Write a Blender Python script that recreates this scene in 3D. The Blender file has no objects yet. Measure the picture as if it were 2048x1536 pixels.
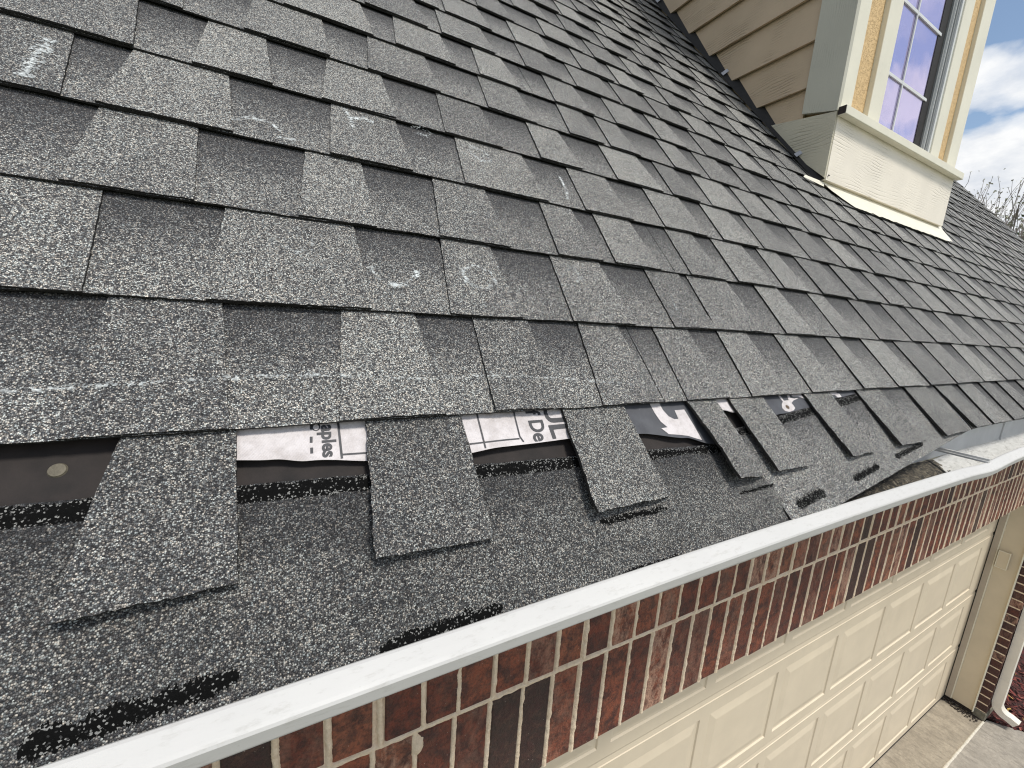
import bpy, math, random
from mathutils import Matrix, Vector, noise
random.seed(7)
scene = bpy.context.scene
COL = scene.collection
R_ = math.radians

# ------------------------------------------------------------------ camera
cam_d = bpy.data.cameras.new('camera')
cam = bpy.data.objects.new('camera', cam_d)
COL.objects.link(cam)
cam_d.sensor_width = 36.0
cam_d.lens = 36.0 * 804.9455 / 2048
cam_d.clip_start = 0.01
cam_d.clip_end = 3000
# rows: right, image-down, forward (world: X along the eave, Y into the house, Z up; camera at the origin)
CR = ((0.8864855, -0.4577802, 0.0676808), (-0.0242262, -0.1919654, -0.9811026), (0.4621217, 0.8680937, -0.1812648))
cam.matrix_world = Matrix(((CR[0][0], -CR[1][0], -CR[2][0], 0), (CR[0][1], -CR[1][1], -CR[2][1], 0),
                           (CR[0][2], -CR[1][2], -CR[2][2], 0), (0, 0, 0, 1)))
scene.camera = cam
scene.render.resolution_x = 1024
scene.render.resolution_y = 768
scene.view_settings.view_transform = 'Standard'
scene.view_settings.look = 'None'
scene.view_settings.gamma = 1
scene.view_settings.exposure = 0.0
scene.cycles.filter_width = 1.15

# ------------------------------------------------------------------ sun and sky
SUN = Vector((0.16, -0.45, 0.88)).normalized()
sd = bpy.data.lights.new('sun', 'SUN')
sd.energy = 3.2
sd.angle = R_(11)
sd.color = (1.0, 0.955, 0.88)
so = bpy.data.objects.new('sun', sd)
COL.objects.link(so)
so.rotation_euler = SUN.to_track_quat('Z', 'Y').to_euler()
so.location = SUN * 30


class NT:
    """small node-tree helper"""
    def __init__(s, tree):
        s.t = tree
        tree.nodes.clear()

    def n(s, typ, props=None, **ins):
        nd = s.t.nodes.new(typ)
        for k, v in (props or {}).items():
            setattr(nd, k, v)
        for k, v in ins.items():
            key = int(k[1:]) if (k[0] == 'i' and k[1:].isdigit()) else k.replace('_', ' ')
            s.put(nd.inputs[key], v)
        return nd

    def put(s, sock, v):
        if isinstance(v, bpy.types.NodeSocket):
            s.t.links.new(v, sock)
        elif isinstance(v, bpy.types.Node):
            s.t.links.new(v.outputs[0], sock)
        else:
            if sock.type == 'RGBA' and len(v) == 3:
                v = (*v, 1)
            sock.default_value = v

    def math(s, op, a, b=0.0, clamp=False):
        return s.n('ShaderNodeMath', {'operation': op, 'use_clamp': clamp}, i0=a, i1=b).outputs[0]

    def ramp(s, fac, stops, interp='LINEAR'):
        nd = s.n('ShaderNodeValToRGB', Fac=fac)
        cr = nd.color_ramp
        cr.interpolation = interp
        while len(cr.elements) < len(stops):
            cr.elements.new(0.5)
        for e, (p, c) in zip(cr.elements, stops):
            e.position = p
            e.color = (c, c, c, 1) if isinstance(c, (int, float)) else (*c, 1)
        return nd.outputs[0]

    def mix(s, fac, a, b, blend='MIX'):
        nd = s.n('ShaderNodeMix', {'data_type': 'RGBA', 'blend_type': blend})
        s.put(nd.inputs[0], fac)
        s.put(nd.inputs[6], a)
        s.put(nd.inputs[7], b)
        return nd.outputs[2]

    def noise(s, vec, scale, detail=2.0, rough=0.5, dist=0.0, out=0):
        return s.n('ShaderNodeTexNoise', Vector=vec, Scale=scale, Detail=detail, Roughness=rough, Distortion=dist).outputs[out]

    def vor(s, vec, scale, feature='F1', rand=1.0):
        return s.n('ShaderNodeTexVoronoi', {'feature': feature}, Vector=vec, Scale=scale, Randomness=rand)

    def mapping(s, vec, scale=(1, 1, 1), rot=(0, 0, 0), loc=(0, 0, 0)):
        return s.n('ShaderNodeMapping', Vector=vec, Scale=scale, Rotation=rot, Location=loc).outputs[0]


world = bpy.data.worlds.new('World')
scene.world = world
world.use_nodes = True
w = NT(world.node_tree)
tc = w.n('ShaderNodeTexCoord').outputs['Generated']
sky = w.n('ShaderNodeTexSky', {'sky_type': 'NISHITA', 'sun_disc': False, 'sun_elevation': math.asin(SUN.z),
                               'sun_rotation': math.atan2(SUN.x, SUN.y), 'air_density': 1.0, 'dust_density': 0.6,
                               'ozone_density': 1.6})
sep = w.n('ShaderNodeSeparateXYZ', Vector=tc)
# clouds: noise laid on a flat layer above the viewer
zz = w.math('ADD', w.math('MAXIMUM', sep.outputs[2], 0.0), 0.30)
cx = w.math('DIVIDE', sep.outputs[0], zz)
cy = w.math('DIVIDE', sep.outputs[1], zz)
cv = w.n('ShaderNodeCombineXYZ', X=cx, Y=cy, Z=0.0)
cn = w.noise(cv, 1.9, 8.0, 0.60, 0.35)
warp = w.math('ADD', sep.outputs[2], w.math('MULTIPLY', w.math('SUBTRACT', w.noise(cv, 3.0, 4.0, 0.6), 0.5), 0.10))
belt = w.ramp(warp, [(0.0, 0.78), (0.27, 0.74), (0.305, 0.52), (0.322, 0.40), (0.345, 0.62), (0.385, 0.66), (0.42, 0.42), (0.60, 0.47), (1.0, 0.50)])
cn2 = w.math('ADD', cn, w.math('SUBTRACT', belt, 0.5))
cloud = w.ramp(cn2, [(0.0, 0.0), (0.41, 0.0), (0.50, 0.6), (0.62, 1.0)])
shade = w.ramp(w.noise(cv, 5.5, 5.0, 0.6), [(0.30, (5.3, 5.6, 6.1)), (0.55, (7.3, 7.35, 7.4))])
skyb = w.mix(1.0, sky.outputs[0], (1.25, 1.18, 1.08), 'MULTIPLY')
skyc = w.mix(cloud, skyb, shade)
bg = w.n('ShaderNodeBackground', Color=skyc, Strength=0.135)
w.n('ShaderNodeOutputWorld', Surface=bg)

# ------------------------------------------------------------------ frame of the roof
TH = 0.8519
CT, ST = math.cos(TH), math.sin(TH)
YR, ZR = 0.4088, -0.1173
EXP = 0.143


def RP(u, v, h=0.0):
    return (u, YR + v * CT - h * ST, ZR + v * ST + h * CT)


# ------------------------------------------------------------------ object helpers
def mesh_obj(name, verts, faces, mats, parent=None, smooth=False, fmat=None, attrs=None, label=None):
    me = bpy.data.meshes.new(name)
    me.from_pydata([tuple(v) for v in verts], [], faces)
    mats = mats if isinstance(mats, (list, tuple)) else [mats]
    for m in mats:
        me.materials.append(m)
    if fmat:
        me.polygons.foreach_set('material_index', fmat)
    if smooth:
        me.polygons.foreach_set('use_smooth', [True] * len(me.polygons))
    for k, vals in (attrs or {}).items():
        a = me.attributes.new(k, 'FLOAT', 'POINT')
        a.data.foreach_set('value', vals)
    me.update()
    o = bpy.data.objects.new(name, me)
    COL.objects.link(o)
    if parent:
        o.parent = parent
    if label:
        o['label'] = label
    return o


def thing(name, label, cat, loc=(0, 0, 0), group=None):
    o = bpy.data.objects.new(name, None)
    COL.objects.link(o)
    o.location = loc
    o['label'] = label
    o['category'] = cat
    if group:
        o['group'] = group
    return o


def structure(o):
    o['kind'] = 'structure'
    return o


class MB:
    def __init__(s):
        s.v, s.f, s.m, s.a = [], [], [], {}

    def add(s, verts, faces, mi=0, **attrs):
        b = len(s.v)
        s.v += [tuple(p) for p in verts]
        s.f += [tuple(i + b for i in f) for f in faces]
        s.m += [mi] * len(faces)
        for k in set(list(attrs) + list(s.a)):
            s.a.setdefault(k, [0.0] * b)
            x = attrs.get(k, 0.0)
            s.a[k] += list(x) if isinstance(x, (list, tuple)) else [x] * len(verts)

    def box(s, a, b, mi=0, bev=0.0, **attrs):
        (x0, y0, z0), (x1, y1, z1) = a, b
        if x0 > x1: x0, x1 = x1, x0
        if y0 > y1: y0, y1 = y1, y0
        if z0 > z1: z0, z1 = z1, z0
        if bev <= 0:
            vs = [(x, y, z) for x in (x0, x1) for y in (y0, y1) for z in (z0, z1)]
            fs = [(0, 1, 3, 2), (4, 6, 7, 5), (0, 4, 5, 1), (2, 3, 7, 6), (0, 2, 6, 4), (1, 5, 7, 3)]
            s.add(vs, fs, mi, **attrs)
            return
        vs, idx = [], {}
        for sx in (0, 1):
            for sy in (0, 1):
                for sz in (0, 1):
                    X, Y, Z = (x0, x1)[sx], (y0, y1)[sy], (z0, z1)[sz]
                    dx, dy, dz = (bev, -bev)[sx], (bev, -bev)[sy], (bev, -bev)[sz]
                    for ax, p in (('x', (X, Y + dy, Z + dz)), ('y', (X + dx, Y, Z + dz)), ('z', (X + dx, Y + dy, Z))):
                        idx[(sx, sy, sz, ax)] = len(vs)
                        vs.append(p)
        g = lambda a, b, c, ax: idx[(a, b, c, ax)]
        fs = []
        for q in (0, 1):
            fs.append((g(q, 0, 0, 'x'), g(q, 0, 1, 'x'), g(q, 1, 1, 'x'), g(q, 1, 0, 'x')))
            fs.append((g(0, q, 0, 'y'), g(1, q, 0, 'y'), g(1, q, 1, 'y'), g(0, q, 1, 'y')))
            fs.append((g(0, 0, q, 'z'), g(0, 1, q, 'z'), g(1, 1, q, 'z'), g(1, 0, q, 'z')))
            for r in (0, 1):
                fs.append((g(q, r, 0, 'x'), g(q, r, 1, 'x'), g(q, r, 1, 'y'), g(q, r, 0, 'y')))
                fs.append((g(q, 0, r, 'x'), g(q, 1, r, 'x'), g(q, 1, r, 'z'), g(q, 0, r, 'z')))
                fs.append((g(0, q, r, 'y'), g(1, q, r, 'y'), g(1, q, r, 'z'), g(0, q, r, 'z')))
                for t in (0, 1):
                    fs.append((g(q, r, t, 'x'), g(q, r, t, 'y'), g(q, r, t, 'z')))
        s.add(vs, fs, mi, **attrs)

    def build(s, name, mats, parent=None, smooth=False, label=None, recalc=True):
        o = mesh_obj(name, s.v, s.f, mats, parent, smooth, s.m, s.a, label)
        if recalc:
            import bmesh
            bm = bmesh.new()
            bm.from_mesh(o.data)
            bmesh.ops.recalc_face_normals(bm, faces=bm.faces)
            bm.to_mesh(o.data)
            bm.free()
        return o


def newmat(name):
    m = bpy.data.materials.new(name)
    m.use_nodes = True
    return m, NT(m.node_tree)


def finish(t, color, rough=0.7, bump=None, bstr=0.3, bdist=0.01, spec=0.5, metal=0.0, extra=None):
    b = t.n('ShaderNodeBsdfPrincipled', Base_Color=color, Roughness=rough, Metallic=metal)
    b.inputs['Specular IOR Level'].default_value = spec
    if bump is not None:
        bn = t.n('ShaderNodeBump', Strength=bstr, Distance=bdist, Height=bump)
        t.put(b.inputs['Normal'], bn.outputs[0])
    if extra:
        for k, v in extra.items():
            t.put(b.inputs[k], v)
    t.n('ShaderNodeOutputMaterial', Surface=b)
    return b


# ------------------------------------------------------------------ materials
def mat_granules(name, gain=1.0, tint=(1, 1, 1), dark=0.0):
    m, t = newmat(name)
    P = t.n('ShaderNodeTexCoord').outputs['Object']
    tone = t.n('ShaderNodeAttribute', {'attribute_name': 'tone'}).outputs['Fac']
    band = t.n('ShaderNodeAttribute', {'attribute_name': 'band'}).outputs['Fac']
    v1 = t.vor(P, 860.0)
    v2 = t.vor(P, 520.0)
    r1 = t.n('ShaderNodeSeparateColor', Color=v1.outputs['Color'])
    r2 = t.n('ShaderNodeSeparateColor', Color=v2.outputs['Color'])
    clump = t.noise(P, 380.0, 3.0, 0.7)
    # share of pale granules falls in the dark printed band and rises with tone
    big = t.noise(P, 7.0, 5.0, 0.7)
    k = t.math('ADD', t.math('MULTIPLY', t.math('SUBTRACT', r1.outputs[0], 0.5), 1.04), 0.53)
    k = t.math('ADD', k, t.math('MULTIPLY', t.math('SUBTRACT', clump, 0.5), 0.50))
    k = t.math('ADD', k, t.math('MULTIPLY', t.math('SUBTRACT', tone, 0.5), 0.42))
    k = t.math('ADD', k, t.math('MULTIPLY', t.math('SUBTRACT', big, 0.5), 0.36))
    k = t.math('ADD', k, t.math('MULTIPLY', t.math('SUBTRACT', t.noise(P, 130.0, 2.0, 0.6), 0.5), 0.34))
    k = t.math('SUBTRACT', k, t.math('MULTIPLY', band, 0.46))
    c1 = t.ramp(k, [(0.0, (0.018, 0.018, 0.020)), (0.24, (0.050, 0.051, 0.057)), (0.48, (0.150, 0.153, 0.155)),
                    (0.70, (0.31, 0.312, 0.302)), (0.88, (0.56, 0.565, 0.54)), (1.0, (0.76, 0.77, 0.73))])
    hue = t.mix(t.math('MULTIPLY', r2.outputs[1], 0.30), c1, (0.15, 0.152, 0.165), 'MIX')
    hue = t.mix(1.0, hue, t.mix(r1.outputs[2], (1.12, 0.99, 0.88), (0.93, 1.01, 1.04)), 'MULTIPLY')
    hue = t.mix(t.ramp(v1.outputs['Distance'], [(0.42, 0.0), (0.62, 0.75)]), hue, (0.012, 0.012, 0.013))
    col = t.mix(1.0, hue, (gain * tint[0], gain * tint[1], gain * tint[2]), 'MULTIPLY')
    d = t.math('SUBTRACT', 1.0, t.math('MULTIPLY', v1.outputs['Distance'], 1.6))
    hgt = t.math('ADD', d, t.math('MULTIPLY', r1.outputs[1], 0.7))
    hgt = t.math('ADD', hgt, t.math('MULTIPLY', clump, 1.2))
    finish(t, col, t.math('ADD', t.math('MULTIPLY', r2.outputs[0], 0.35), 0.55), hgt, 0.85, 0.0008, spec=0.4)
    return m


M = {}
M['gran'] = mat_granules('shingle_granules', 1.22)
M['gran_slid'] = mat_granules('weathered_granules', 0.78)
M['gran_tab'] = mat_granules('tab_granules', 0.98)


def simple(name, color, rough=0.6, nscale=40.0, namp=0.25, bump=0.0, bscale=200.0, spec=0.5, metal=0.0, stretch=(1, 1, 1), bdist=0.002, detail=4.0):
    m, t = newmat(name)
    P = t.mapping(t.n('ShaderNodeTexCoord').outputs['Object'], stretch)
    n1 = t.noise(P, nscale, detail, 0.6)
    lo = tuple(c * (1 - namp) for c in color)
    hi = tuple(min(1.0, c * (1 + namp)) for c in color)
    col = t.ramp(n1, [(0.3, lo), (0.7, hi)])
    b = t.noise(P, bscale, 3.0, 0.6) if bump else None
    finish(t, col, rough, b, bump, bdist, spec, metal)
    return m


M['asphalt'] = simple('black_asphalt_edge', (0.012, 0.011, 0.010), 0.75, 90, 0.4, 0.6, 500)
M['bitumen'] = simple('brown_black_asphalt_back', (0.017, 0.0125, 0.011), 0.8, 25, 0.6, 0.3, 160, bdist=0.001)
M['decking'] = simple('roof_deck_edge', (0.10, 0.07, 0.045), 0.8, 30, 0.3)
M['nail'] = simple('galvanised_nail', (0.13, 0.115, 0.085), 0.65, 120, 0.3, 0.3, 300, metal=0.3)
M['ink'] = simple('grey_black_ink', (0.035, 0.036, 0.042), 0.6, 300, 0.3)


def mat_sealant():
    m, t = newmat('black_sealant')
    P = t.n('ShaderNodeTexCoord').outputs['Object']
    v = t.vor(P, 900.0)
    r = t.n('ShaderNodeSeparateColor', Color=v.outputs['Color'])
    k = t.math('ADD', r.outputs[0], t.math('MULTIPLY', t.math('SUBTRACT', t.noise(P, 55.0, 4.0, 0.7), 0.5), 0.45))
    k = t.math('ADD', k, t.math('MULTIPLY', t.n('ShaderNodeAttribute', {'attribute_name': 'edge'}).outputs['Fac'], 0.20))
    col = t.ramp(k, [(0.0, (0.003, 0.003, 0.003)), (0.92, (0.004, 0.004, 0.004)), (0.985, (0.05, 0.05, 0.05)), (1.0, (0.22, 0.22, 0.21))])
    finish(t, col, 0.8, t.math('ADD', t.noise(P, 300.0, 4.0, 0.7), r.outputs[0]), 0.7, 0.0012, spec=0.08)
    return m


M['sealant'] = mat_sealant()


def mat_chalk():
    m, t = newmat('white_chalk')
    P = t.n('ShaderNodeTexCoord').outputs['Object']
    dens = t.n('ShaderNodeAttribute', {'attribute_name': 'dens'}).outputs['Fac']
    v = t.vor(P, 430.0)
    r = t.n('ShaderNodeSeparateColor', Color=v.outputs['Color'])
    k = t.math('ADD', t.math('MULTIPLY', r.outputs[0], 0.6), t.math('MULTIPLY', t.noise(P, 120.0, 3.0, 0.6), 0.6))
    a = t.math('MULTIPLY', t.math('SUBTRACT', t.math('ADD', k, dens), 1.0), 1.7, True)
    a = t.math('MULTIPLY', a, 0.85)
    bs = t.n('ShaderNodeBsdfPrincipled', Base_Color=(0.74, 0.79, 0.79), Roughness=0.9)
    tr = t.n('ShaderNodeBsdfTransparent')
    mx = t.n('ShaderNodeMixShader', i0=a, i1=tr, i2=bs)
    t.n('ShaderNodeOutputMaterial', Surface=mx)
    return m


M['chalk'] = mat_chalk()


def mat_felt(name, color, weave=True):
    m, t = newmat(name)
    P = t.n('ShaderNodeTexCoord').outputs['Object']
    w1 = t.n('ShaderNodeTexWave', {'wave_type': 'BANDS', 'bands_direction': 'DIAGONAL'}, Vector=P, Scale=320.0, Distortion=1.5)
    w1.inputs['Detail Scale'].default_value = 3.0
    n1 = t.noise(P, 45.0, 5.0, 0.7)
    n2 = t.noise(P, 350.0, 2.0, 0.5)
    col = t.mix(t.math('MULTIPLY', w1.outputs['Fac'], 0.16), color, tuple(c * 0.7 for c in color))
    col = t.mix(t.ramp(n1, [(0.40, 0.0), (0.72, 0.6)]), col, (0.32, 0.28, 0.26))
    col = t.mix(t.ramp(n2, [(0.55, 0.0), (0.7, 0.2)]), col, (0.30, 0.29, 0.29))
    finish(t, col, 0.7, w1.outputs['Fac'], 0.3, 0.0006)
    return m


M['felt'] = mat_felt('white_woven_underlayment', (0.66, 0.62, 0.62))


def mat_inkpanel():
    m, t = newmat('dark_printed_underlayment')
    P = t.n('ShaderNodeTexCoord').outputs['Object']
    n1 = t.noise(t.mapping(P, (3, 1, 1)), 160.0, 4.0, 0.7)
    n2 = t.noise(P, 40.0, 3.0, 0.6)
    col = t.mix(t.ramp(n1, [(0.66, 0.0), (0.74, 0.5)]), t.ramp(n2, [(0.3, (0.045, 0.047, 0.055)), (0.7, (0.075, 0.078, 0.088))]), (0.5, 0.48, 0.48))
    finish(t, col, 0.55)
    return m


M['inkpanel'] = mat_inkpanel()


def mat_gutter():
    m, t = newmat('white_painted_aluminium')
    P = t.n('ShaderNodeTexCoord').outputs['Object']
    n1 = t.noise(P, 6.0, 4.0, 0.6)
    dirt = t.noise(t.mapping(P, (18, 60, 60)), 3.0, 5.0, 0.75)
    scr = t.noise(t.mapping(P, (9, 70, 160), (0, 0.5, 0.4)), 3.0, 3.0, 0.7)
    spk = t.vor(P, 110.0)
    col = t.ramp(n1, [(0.3, (0.525, 0.52, 0.505)), (0.7, (0.575, 0.57, 0.55))])
    col = t.mix(t.ramp(dirt, [(0.54, 0.0), (0.74, 0.5)]), col, (0.36, 0.35, 0.32))
    col = t.mix(t.ramp(scr, [(0.70, 0.0), (0.76, 0.4)]), col, (0.45, 0.45, 0.44))
    col = t.mix(t.ramp(spk.outputs['Distance'], [(0.03, 0.35), (0.09, 0.0)]), col, (0.35, 0.34, 0.31))
    finish(t, col, t.ramp(dirt, [(0.4, 0.55), (0.8, 0.75)]), t.math('ADD', n1, t.math('MULTIPLY', t.noise(P, 300.0), 0.03)), 0.3, 0.004)
    return m


M['gutter'] = mat_gutter()


def mat_gutter_in():
    m, t = newmat('silty_gutter_interior')
    P = t.n('ShaderNodeTexCoord').outputs['Object']
    s = t.mapping(P, (14, 40, 40))
    n1 = t.noise(s, 3.0, 6.0, 0.75)
    n2 = t.noise(t.mapping(P, (9, 30, 30), (0, 0, 0.5)), 3.0, 6.0, 0.85)
    col = t.ramp(n1, [(0.35, (0.50, 0.50, 0.475)), (0.7, (0.66, 0.655, 0.63))])
    col = t.mix(t.ramp(n2, [(0.53, 0.0), (0.68, 0.75)]), col, (0.12, 0.11, 0.09))
    finish(t, col, 0.6, n2, 0.2, 0.002)
    return m


M['gutter_in'] = mat_gutter_in()
M['gutter_back'] = simple('grey_shaded_metal', (0.66, 0.67, 0.66), 0.5, 12, 0.08)


def mat_silt():
    m, t = newmat('granule_silt')
    P = t.n('ShaderNodeTexCoord').outputs['Object']
    v = t.vor(P, 260.0)
    r = t.n('ShaderNodeSeparateColor', Color=v.outputs['Color'])
    n = t.noise(t.mapping(P, (20, 80, 50)), 2.5, 5.0, 0.75)
    k = t.math('ADD', t.math('MULTIPLY', r.outputs[0], 0.6), t.math('MULTIPLY', n, 0.6))
    col = t.ramp(k, [(0.3, (0.012, 0.012, 0.011)), (0.55, (0.04, 0.036, 0.028)), (0.75, (0.12, 0.10, 0.07)), (0.95, (0.26, 0.23, 0.18))])
    finish(t, col, 0.85, k, 0.9, 0.003)
    return m


M['silt'] = mat_silt()


def mat_brick():
    m, t = newmat('red_brown_brick')
    P = t.n('ShaderNodeTexCoord').outputs['Object']
    tone = t.n('ShaderNodeAttribute', {'attribute_name': 'tone'}).outputs['Fac']
    sm = t.n('ShaderNodeAttribute', {'attribute_name': 'smear'}).outputs['Fac']
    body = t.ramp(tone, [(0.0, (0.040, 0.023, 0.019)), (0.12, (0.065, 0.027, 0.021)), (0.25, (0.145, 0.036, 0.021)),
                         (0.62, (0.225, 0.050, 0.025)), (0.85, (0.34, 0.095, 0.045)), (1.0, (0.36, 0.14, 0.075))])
    n1 = t.noise(P, 26.0, 5.0, 0.65, 0.4)
    n2 = t.noise(P, 160.0, 4.0, 0.7)
    n3 = t.noise(t.mapping(P, (1, 1, 0.45)), 34.0, 6.0, 0.75, 0.6)
    col = t.mix(t.ramp(n1, [(0.43, 0.0), (0.60, 0.88)]), body, (0.060, 0.019, 0.017))
    col = t.mix(t.ramp(n2, [(0.35, 0.6), (0.55, 0.0)]), col, (0.018, 0.012, 0.011))
    col = t.mix(t.ramp(t.noise(P, 48.0, 5.0, 0.75), [(0.52, 0.0), (0.66, 0.4)]), col, (0.17, 0.085, 0.055))
    f = t.math('MULTIPLY', sm, t.ramp(n3, [(0.42, 0.0), (0.58, 1.0)]))
    col = t.mix(t.math('MULTIPLY', f, t.ramp(n2, [(0.3, 0.35), (0.6, 0.95)])), col, (0.56, 0.33, 0.23))
    sp = t.vor(P, 75.0)
    col = t.mix(t.ramp(sp.outputs['Distance'], [(0.035, 0.9), (0.07, 0.0)]), col, (0.50, 0.44, 0.36))
    h = t.math('ADD', n2, t.math('MULTIPLY', n1, 1.5))
    finish(t, col, 0.62, h, 1.0, 0.005, spec=0.5)
    return m


M['brick'] = mat_brick()


def mat_mortar():
    m, t = newmat('buff_mortar')
    P = t.n('ShaderNodeTexCoord').outputs['Object']
    n1 = t.noise(P, 90.0, 5.0, 0.7)
    n2 = t.noise(P, 14.0, 3.0, 0.6)
    col = t.ramp(n1, [(0.3, (0.72, 0.55, 0.38)), (0.7, (0.95, 0.79, 0.60))])
    col = t.mix(t.ramp(n2, [(0.5, 0.0), (0.75, 0.5)]), col, (0.88, 0.76, 0.62))
    finish(t, col, 0.9, n1, 1.0, 0.004)
    return m


M['mortar'] = mat_mortar()


def mat_paint(name, color, rough=0.5, dirt=0.25, grain=0.0, gdir='X', gscale=1.0, dirtcol=(0.35, 0.30, 0.22)):
    m, t = newmat(name)
    P = t.n('ShaderNodeTexCoord').outputs['Object']
    n1 = t.noise(P, 5.0, 4.0, 0.6)
    n2 = t.noise(P, 60.0, 5.0, 0.75)
    col = t.ramp(n1, [(0.3, tuple(c * 0.93 for c in color)), (0.7, tuple(min(1, c * 1.04) for c in color))])
    col = t.mix(t.ramp(n2, [(0.60, 0.0), (0.85, dirt)]), col, dirtcol)
    bump = t.math('MULTIPLY', n2, 0.15)
    bs, bd = 0.25, 0.002
    if grain:
        sc = {'X': (2.2, 9, 9), 'Y': (9, 2.2, 9), 'Z': (9, 9, 2.2)}[gdir]
        g1 = t.noise(t.mapping(P, sc), 1.0, 3.0, 0.6, 0.6)
        sp_ = t.n('ShaderNodeSeparateXYZ', Vector=P)
        ax = t.math('ADD', sp_.outputs[0], sp_.outputs[1]) if gdir == 'Z' else sp_.outputs[2]
        ph = t.math('ADD', t.math('MULTIPLY', ax, 62.0 * gscale), t.math('MULTIPLY', g1, 4.6))
        g2 = t.n('ShaderNodeMath', {'operation': 'PINGPONG'}, i0=ph, i1=0.5).outputs[0]
        g2 = t.math('MULTIPLY', g2, 2.0)
        g2 = t.math('ADD', g2, t.ramp(t.noise(P, 7.0, 2.0, 0.5), [(0.35, 0.0), (0.65, 0.45)]))
        g3 = t.ramp(g2, [(0.0, 0.0), (0.22, 0.75), (0.5, 1.0)])
        bump = t.math('ADD', bump, g3)
        bs, bd = grain, 0.0030
        col = t.mix(t.ramp(g2, [(0.0, 0.30), (0.25, 0.0)]), col, tuple(c * 0.45 for c in color))
    finish(t, col, rough, bump, bs, bd)
    return m


CREAM = (0.80, 0.765, 0.63)
M['trim'] = mat_paint('cream_trim_paint', CREAM, 0.5, 0.35)
M['trim_grain'] = mat_paint('cream_wood_grain_board', (0.88, 0.81, 0.69), 0.5, 0.12, 0.45, 'X', 1.35)
M['trim_side_shade'] = mat_paint('cream_grain_side_board_shade_tone', (0.54, 0.50, 0.385), 0.5, 0.12, 0.8, 'Y', 1.3)  # same cream paint, darkened in colour for the shaded dormer side
M['trim_up_shade'] = mat_paint('cream_grain_upright_board_shade_tone', (0.50, 0.485, 0.40), 0.5, 0.15, 0.5, 'Z', 1.8)  # cream paint again, with the side's shade mixed into the base colour
M['siding'] = mat_paint('taupe_lap_siding', (0.52, 0.40, 0.265), 0.55, 0.12, 0.9, 'Y', 1.3)
M['flash'] = mat_paint('cream_painted_flashing', (0.80, 0.755, 0.63), 0.45, 0.4)
M['stepflash'] = simple('grey_step_flashing', (0.38, 0.38, 0.40), 0.5, 20, 0.2, metal=0.2)
M['door'] = mat_paint('cream_yellow_garage_door', (0.66, 0.575, 0.435), 0.5, 0.16)
M['jamb'] = mat_paint('khaki_jamb_board', (0.66, 0.57, 0.42), 0.5, 0.15)
M['jamb_lilac'] = mat_paint('grey_door_stop', (0.50, 0.43, 0.34), 0.5, 0.1)
M['soffit'] = mat_paint('cream_soffit', (0.6, 0.56, 0.45), 0.6, 0.1)
M['spout'] = mat_paint('cream_white_downspout', (0.80, 0.76, 0.67), 0.5, 0.2)
M['rubber'] = simple('black_rubber', (0.015, 0.013, 0.012), 0.7, 30, 0.3)
M['vinyl'] = mat_paint('white_vinyl_frame', (0.72, 0.73, 0.72), 0.35, 0.1)
M['vinyl_grey'] = mat_paint('grey_window_track', (0.26, 0.27, 0.27), 0.4, 0.1)
M['plaster'] = mat_paint('wall_paint', (0.5, 0.45, 0.36), 0.7, 0.1)


def mat_stucco():
    m, t = newmat('tan_stucco')
    P = t.n('ShaderNodeTexCoord').outputs['Object']
    n = t.noise(P, 110.0, 4.0, 0.6, 1.0)
    h = t.ramp(n, [(0.42, 0.0), (0.5, 1.0)])
    col = t.mix(n, (0.66, 0.45, 0.22), (0.80, 0.58, 0.31))
    finish(t, col, 0.8, h, 0.8, 0.0025)
    return m


M['stucco'] = mat_stucco()


def mat_glass():
    m, t = newmat('purple_reflective_glass')
    P = t.n('ShaderNodeTexCoord').outputs['Object']
    n = t.noise(P, 3.0, 2.0, 0.5)
    gl = t.n('ShaderNodeBsdfGlossy', Color=(0.80, 0.74, 0.97), Roughness=0.03)
    bn = t.n('ShaderNodeBump', Strength=0.25, Distance=0.03, Height=n)
    t.put(gl.inputs['Normal'], bn.outputs[0])
    df = t.n('ShaderNodeBsdfDiffuse', Color=(0.40, 0.36, 0.56))
    mx = t.n('ShaderNodeMixShader', i0=0.62, i1=df, i2=gl)
    t.n('ShaderNodeOutputMaterial', Surface=mx)
    return m


M['glass'] = mat_glass()


def mat_concrete(name, a, b, joint=1.0):
    m, t = newmat(name)
    P = t.n('ShaderNodeTexCoord').outputs['Object']
    n1 = t.noise(P, 2.2, 6.0, 0.7)
    n2 = t.noise(P, 60.0, 4.0, 0.7)
    n3 = t.noise(t.mapping(P, (14, 5, 5), (0, 0, 0.5)), 2.0, 5.0, 0.8)
    col = t.mix(n1, a, b)
    col = t.mix(t.ramp(n2, [(0.35, 0.35), (0.6, 0.0)]), col, tuple(c * 0.5 for c in a))
    col = t.mix(t.ramp(n3, [(0.50, 0.0), (0.66, 0.55)]), col, tuple(c * 0.42 for c in a))
    n4 = t.noise(P, 9.0, 5.0, 0.7)
    col = t.mix(t.ramp(n4, [(0.40, 0.45), (0.60, 0.0)]), col, tuple(c * 0.62 for c in a))
    finish(t, col, 0.85, t.math('ADD', n2, n4), 0.5, 0.005)
    return m


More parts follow.
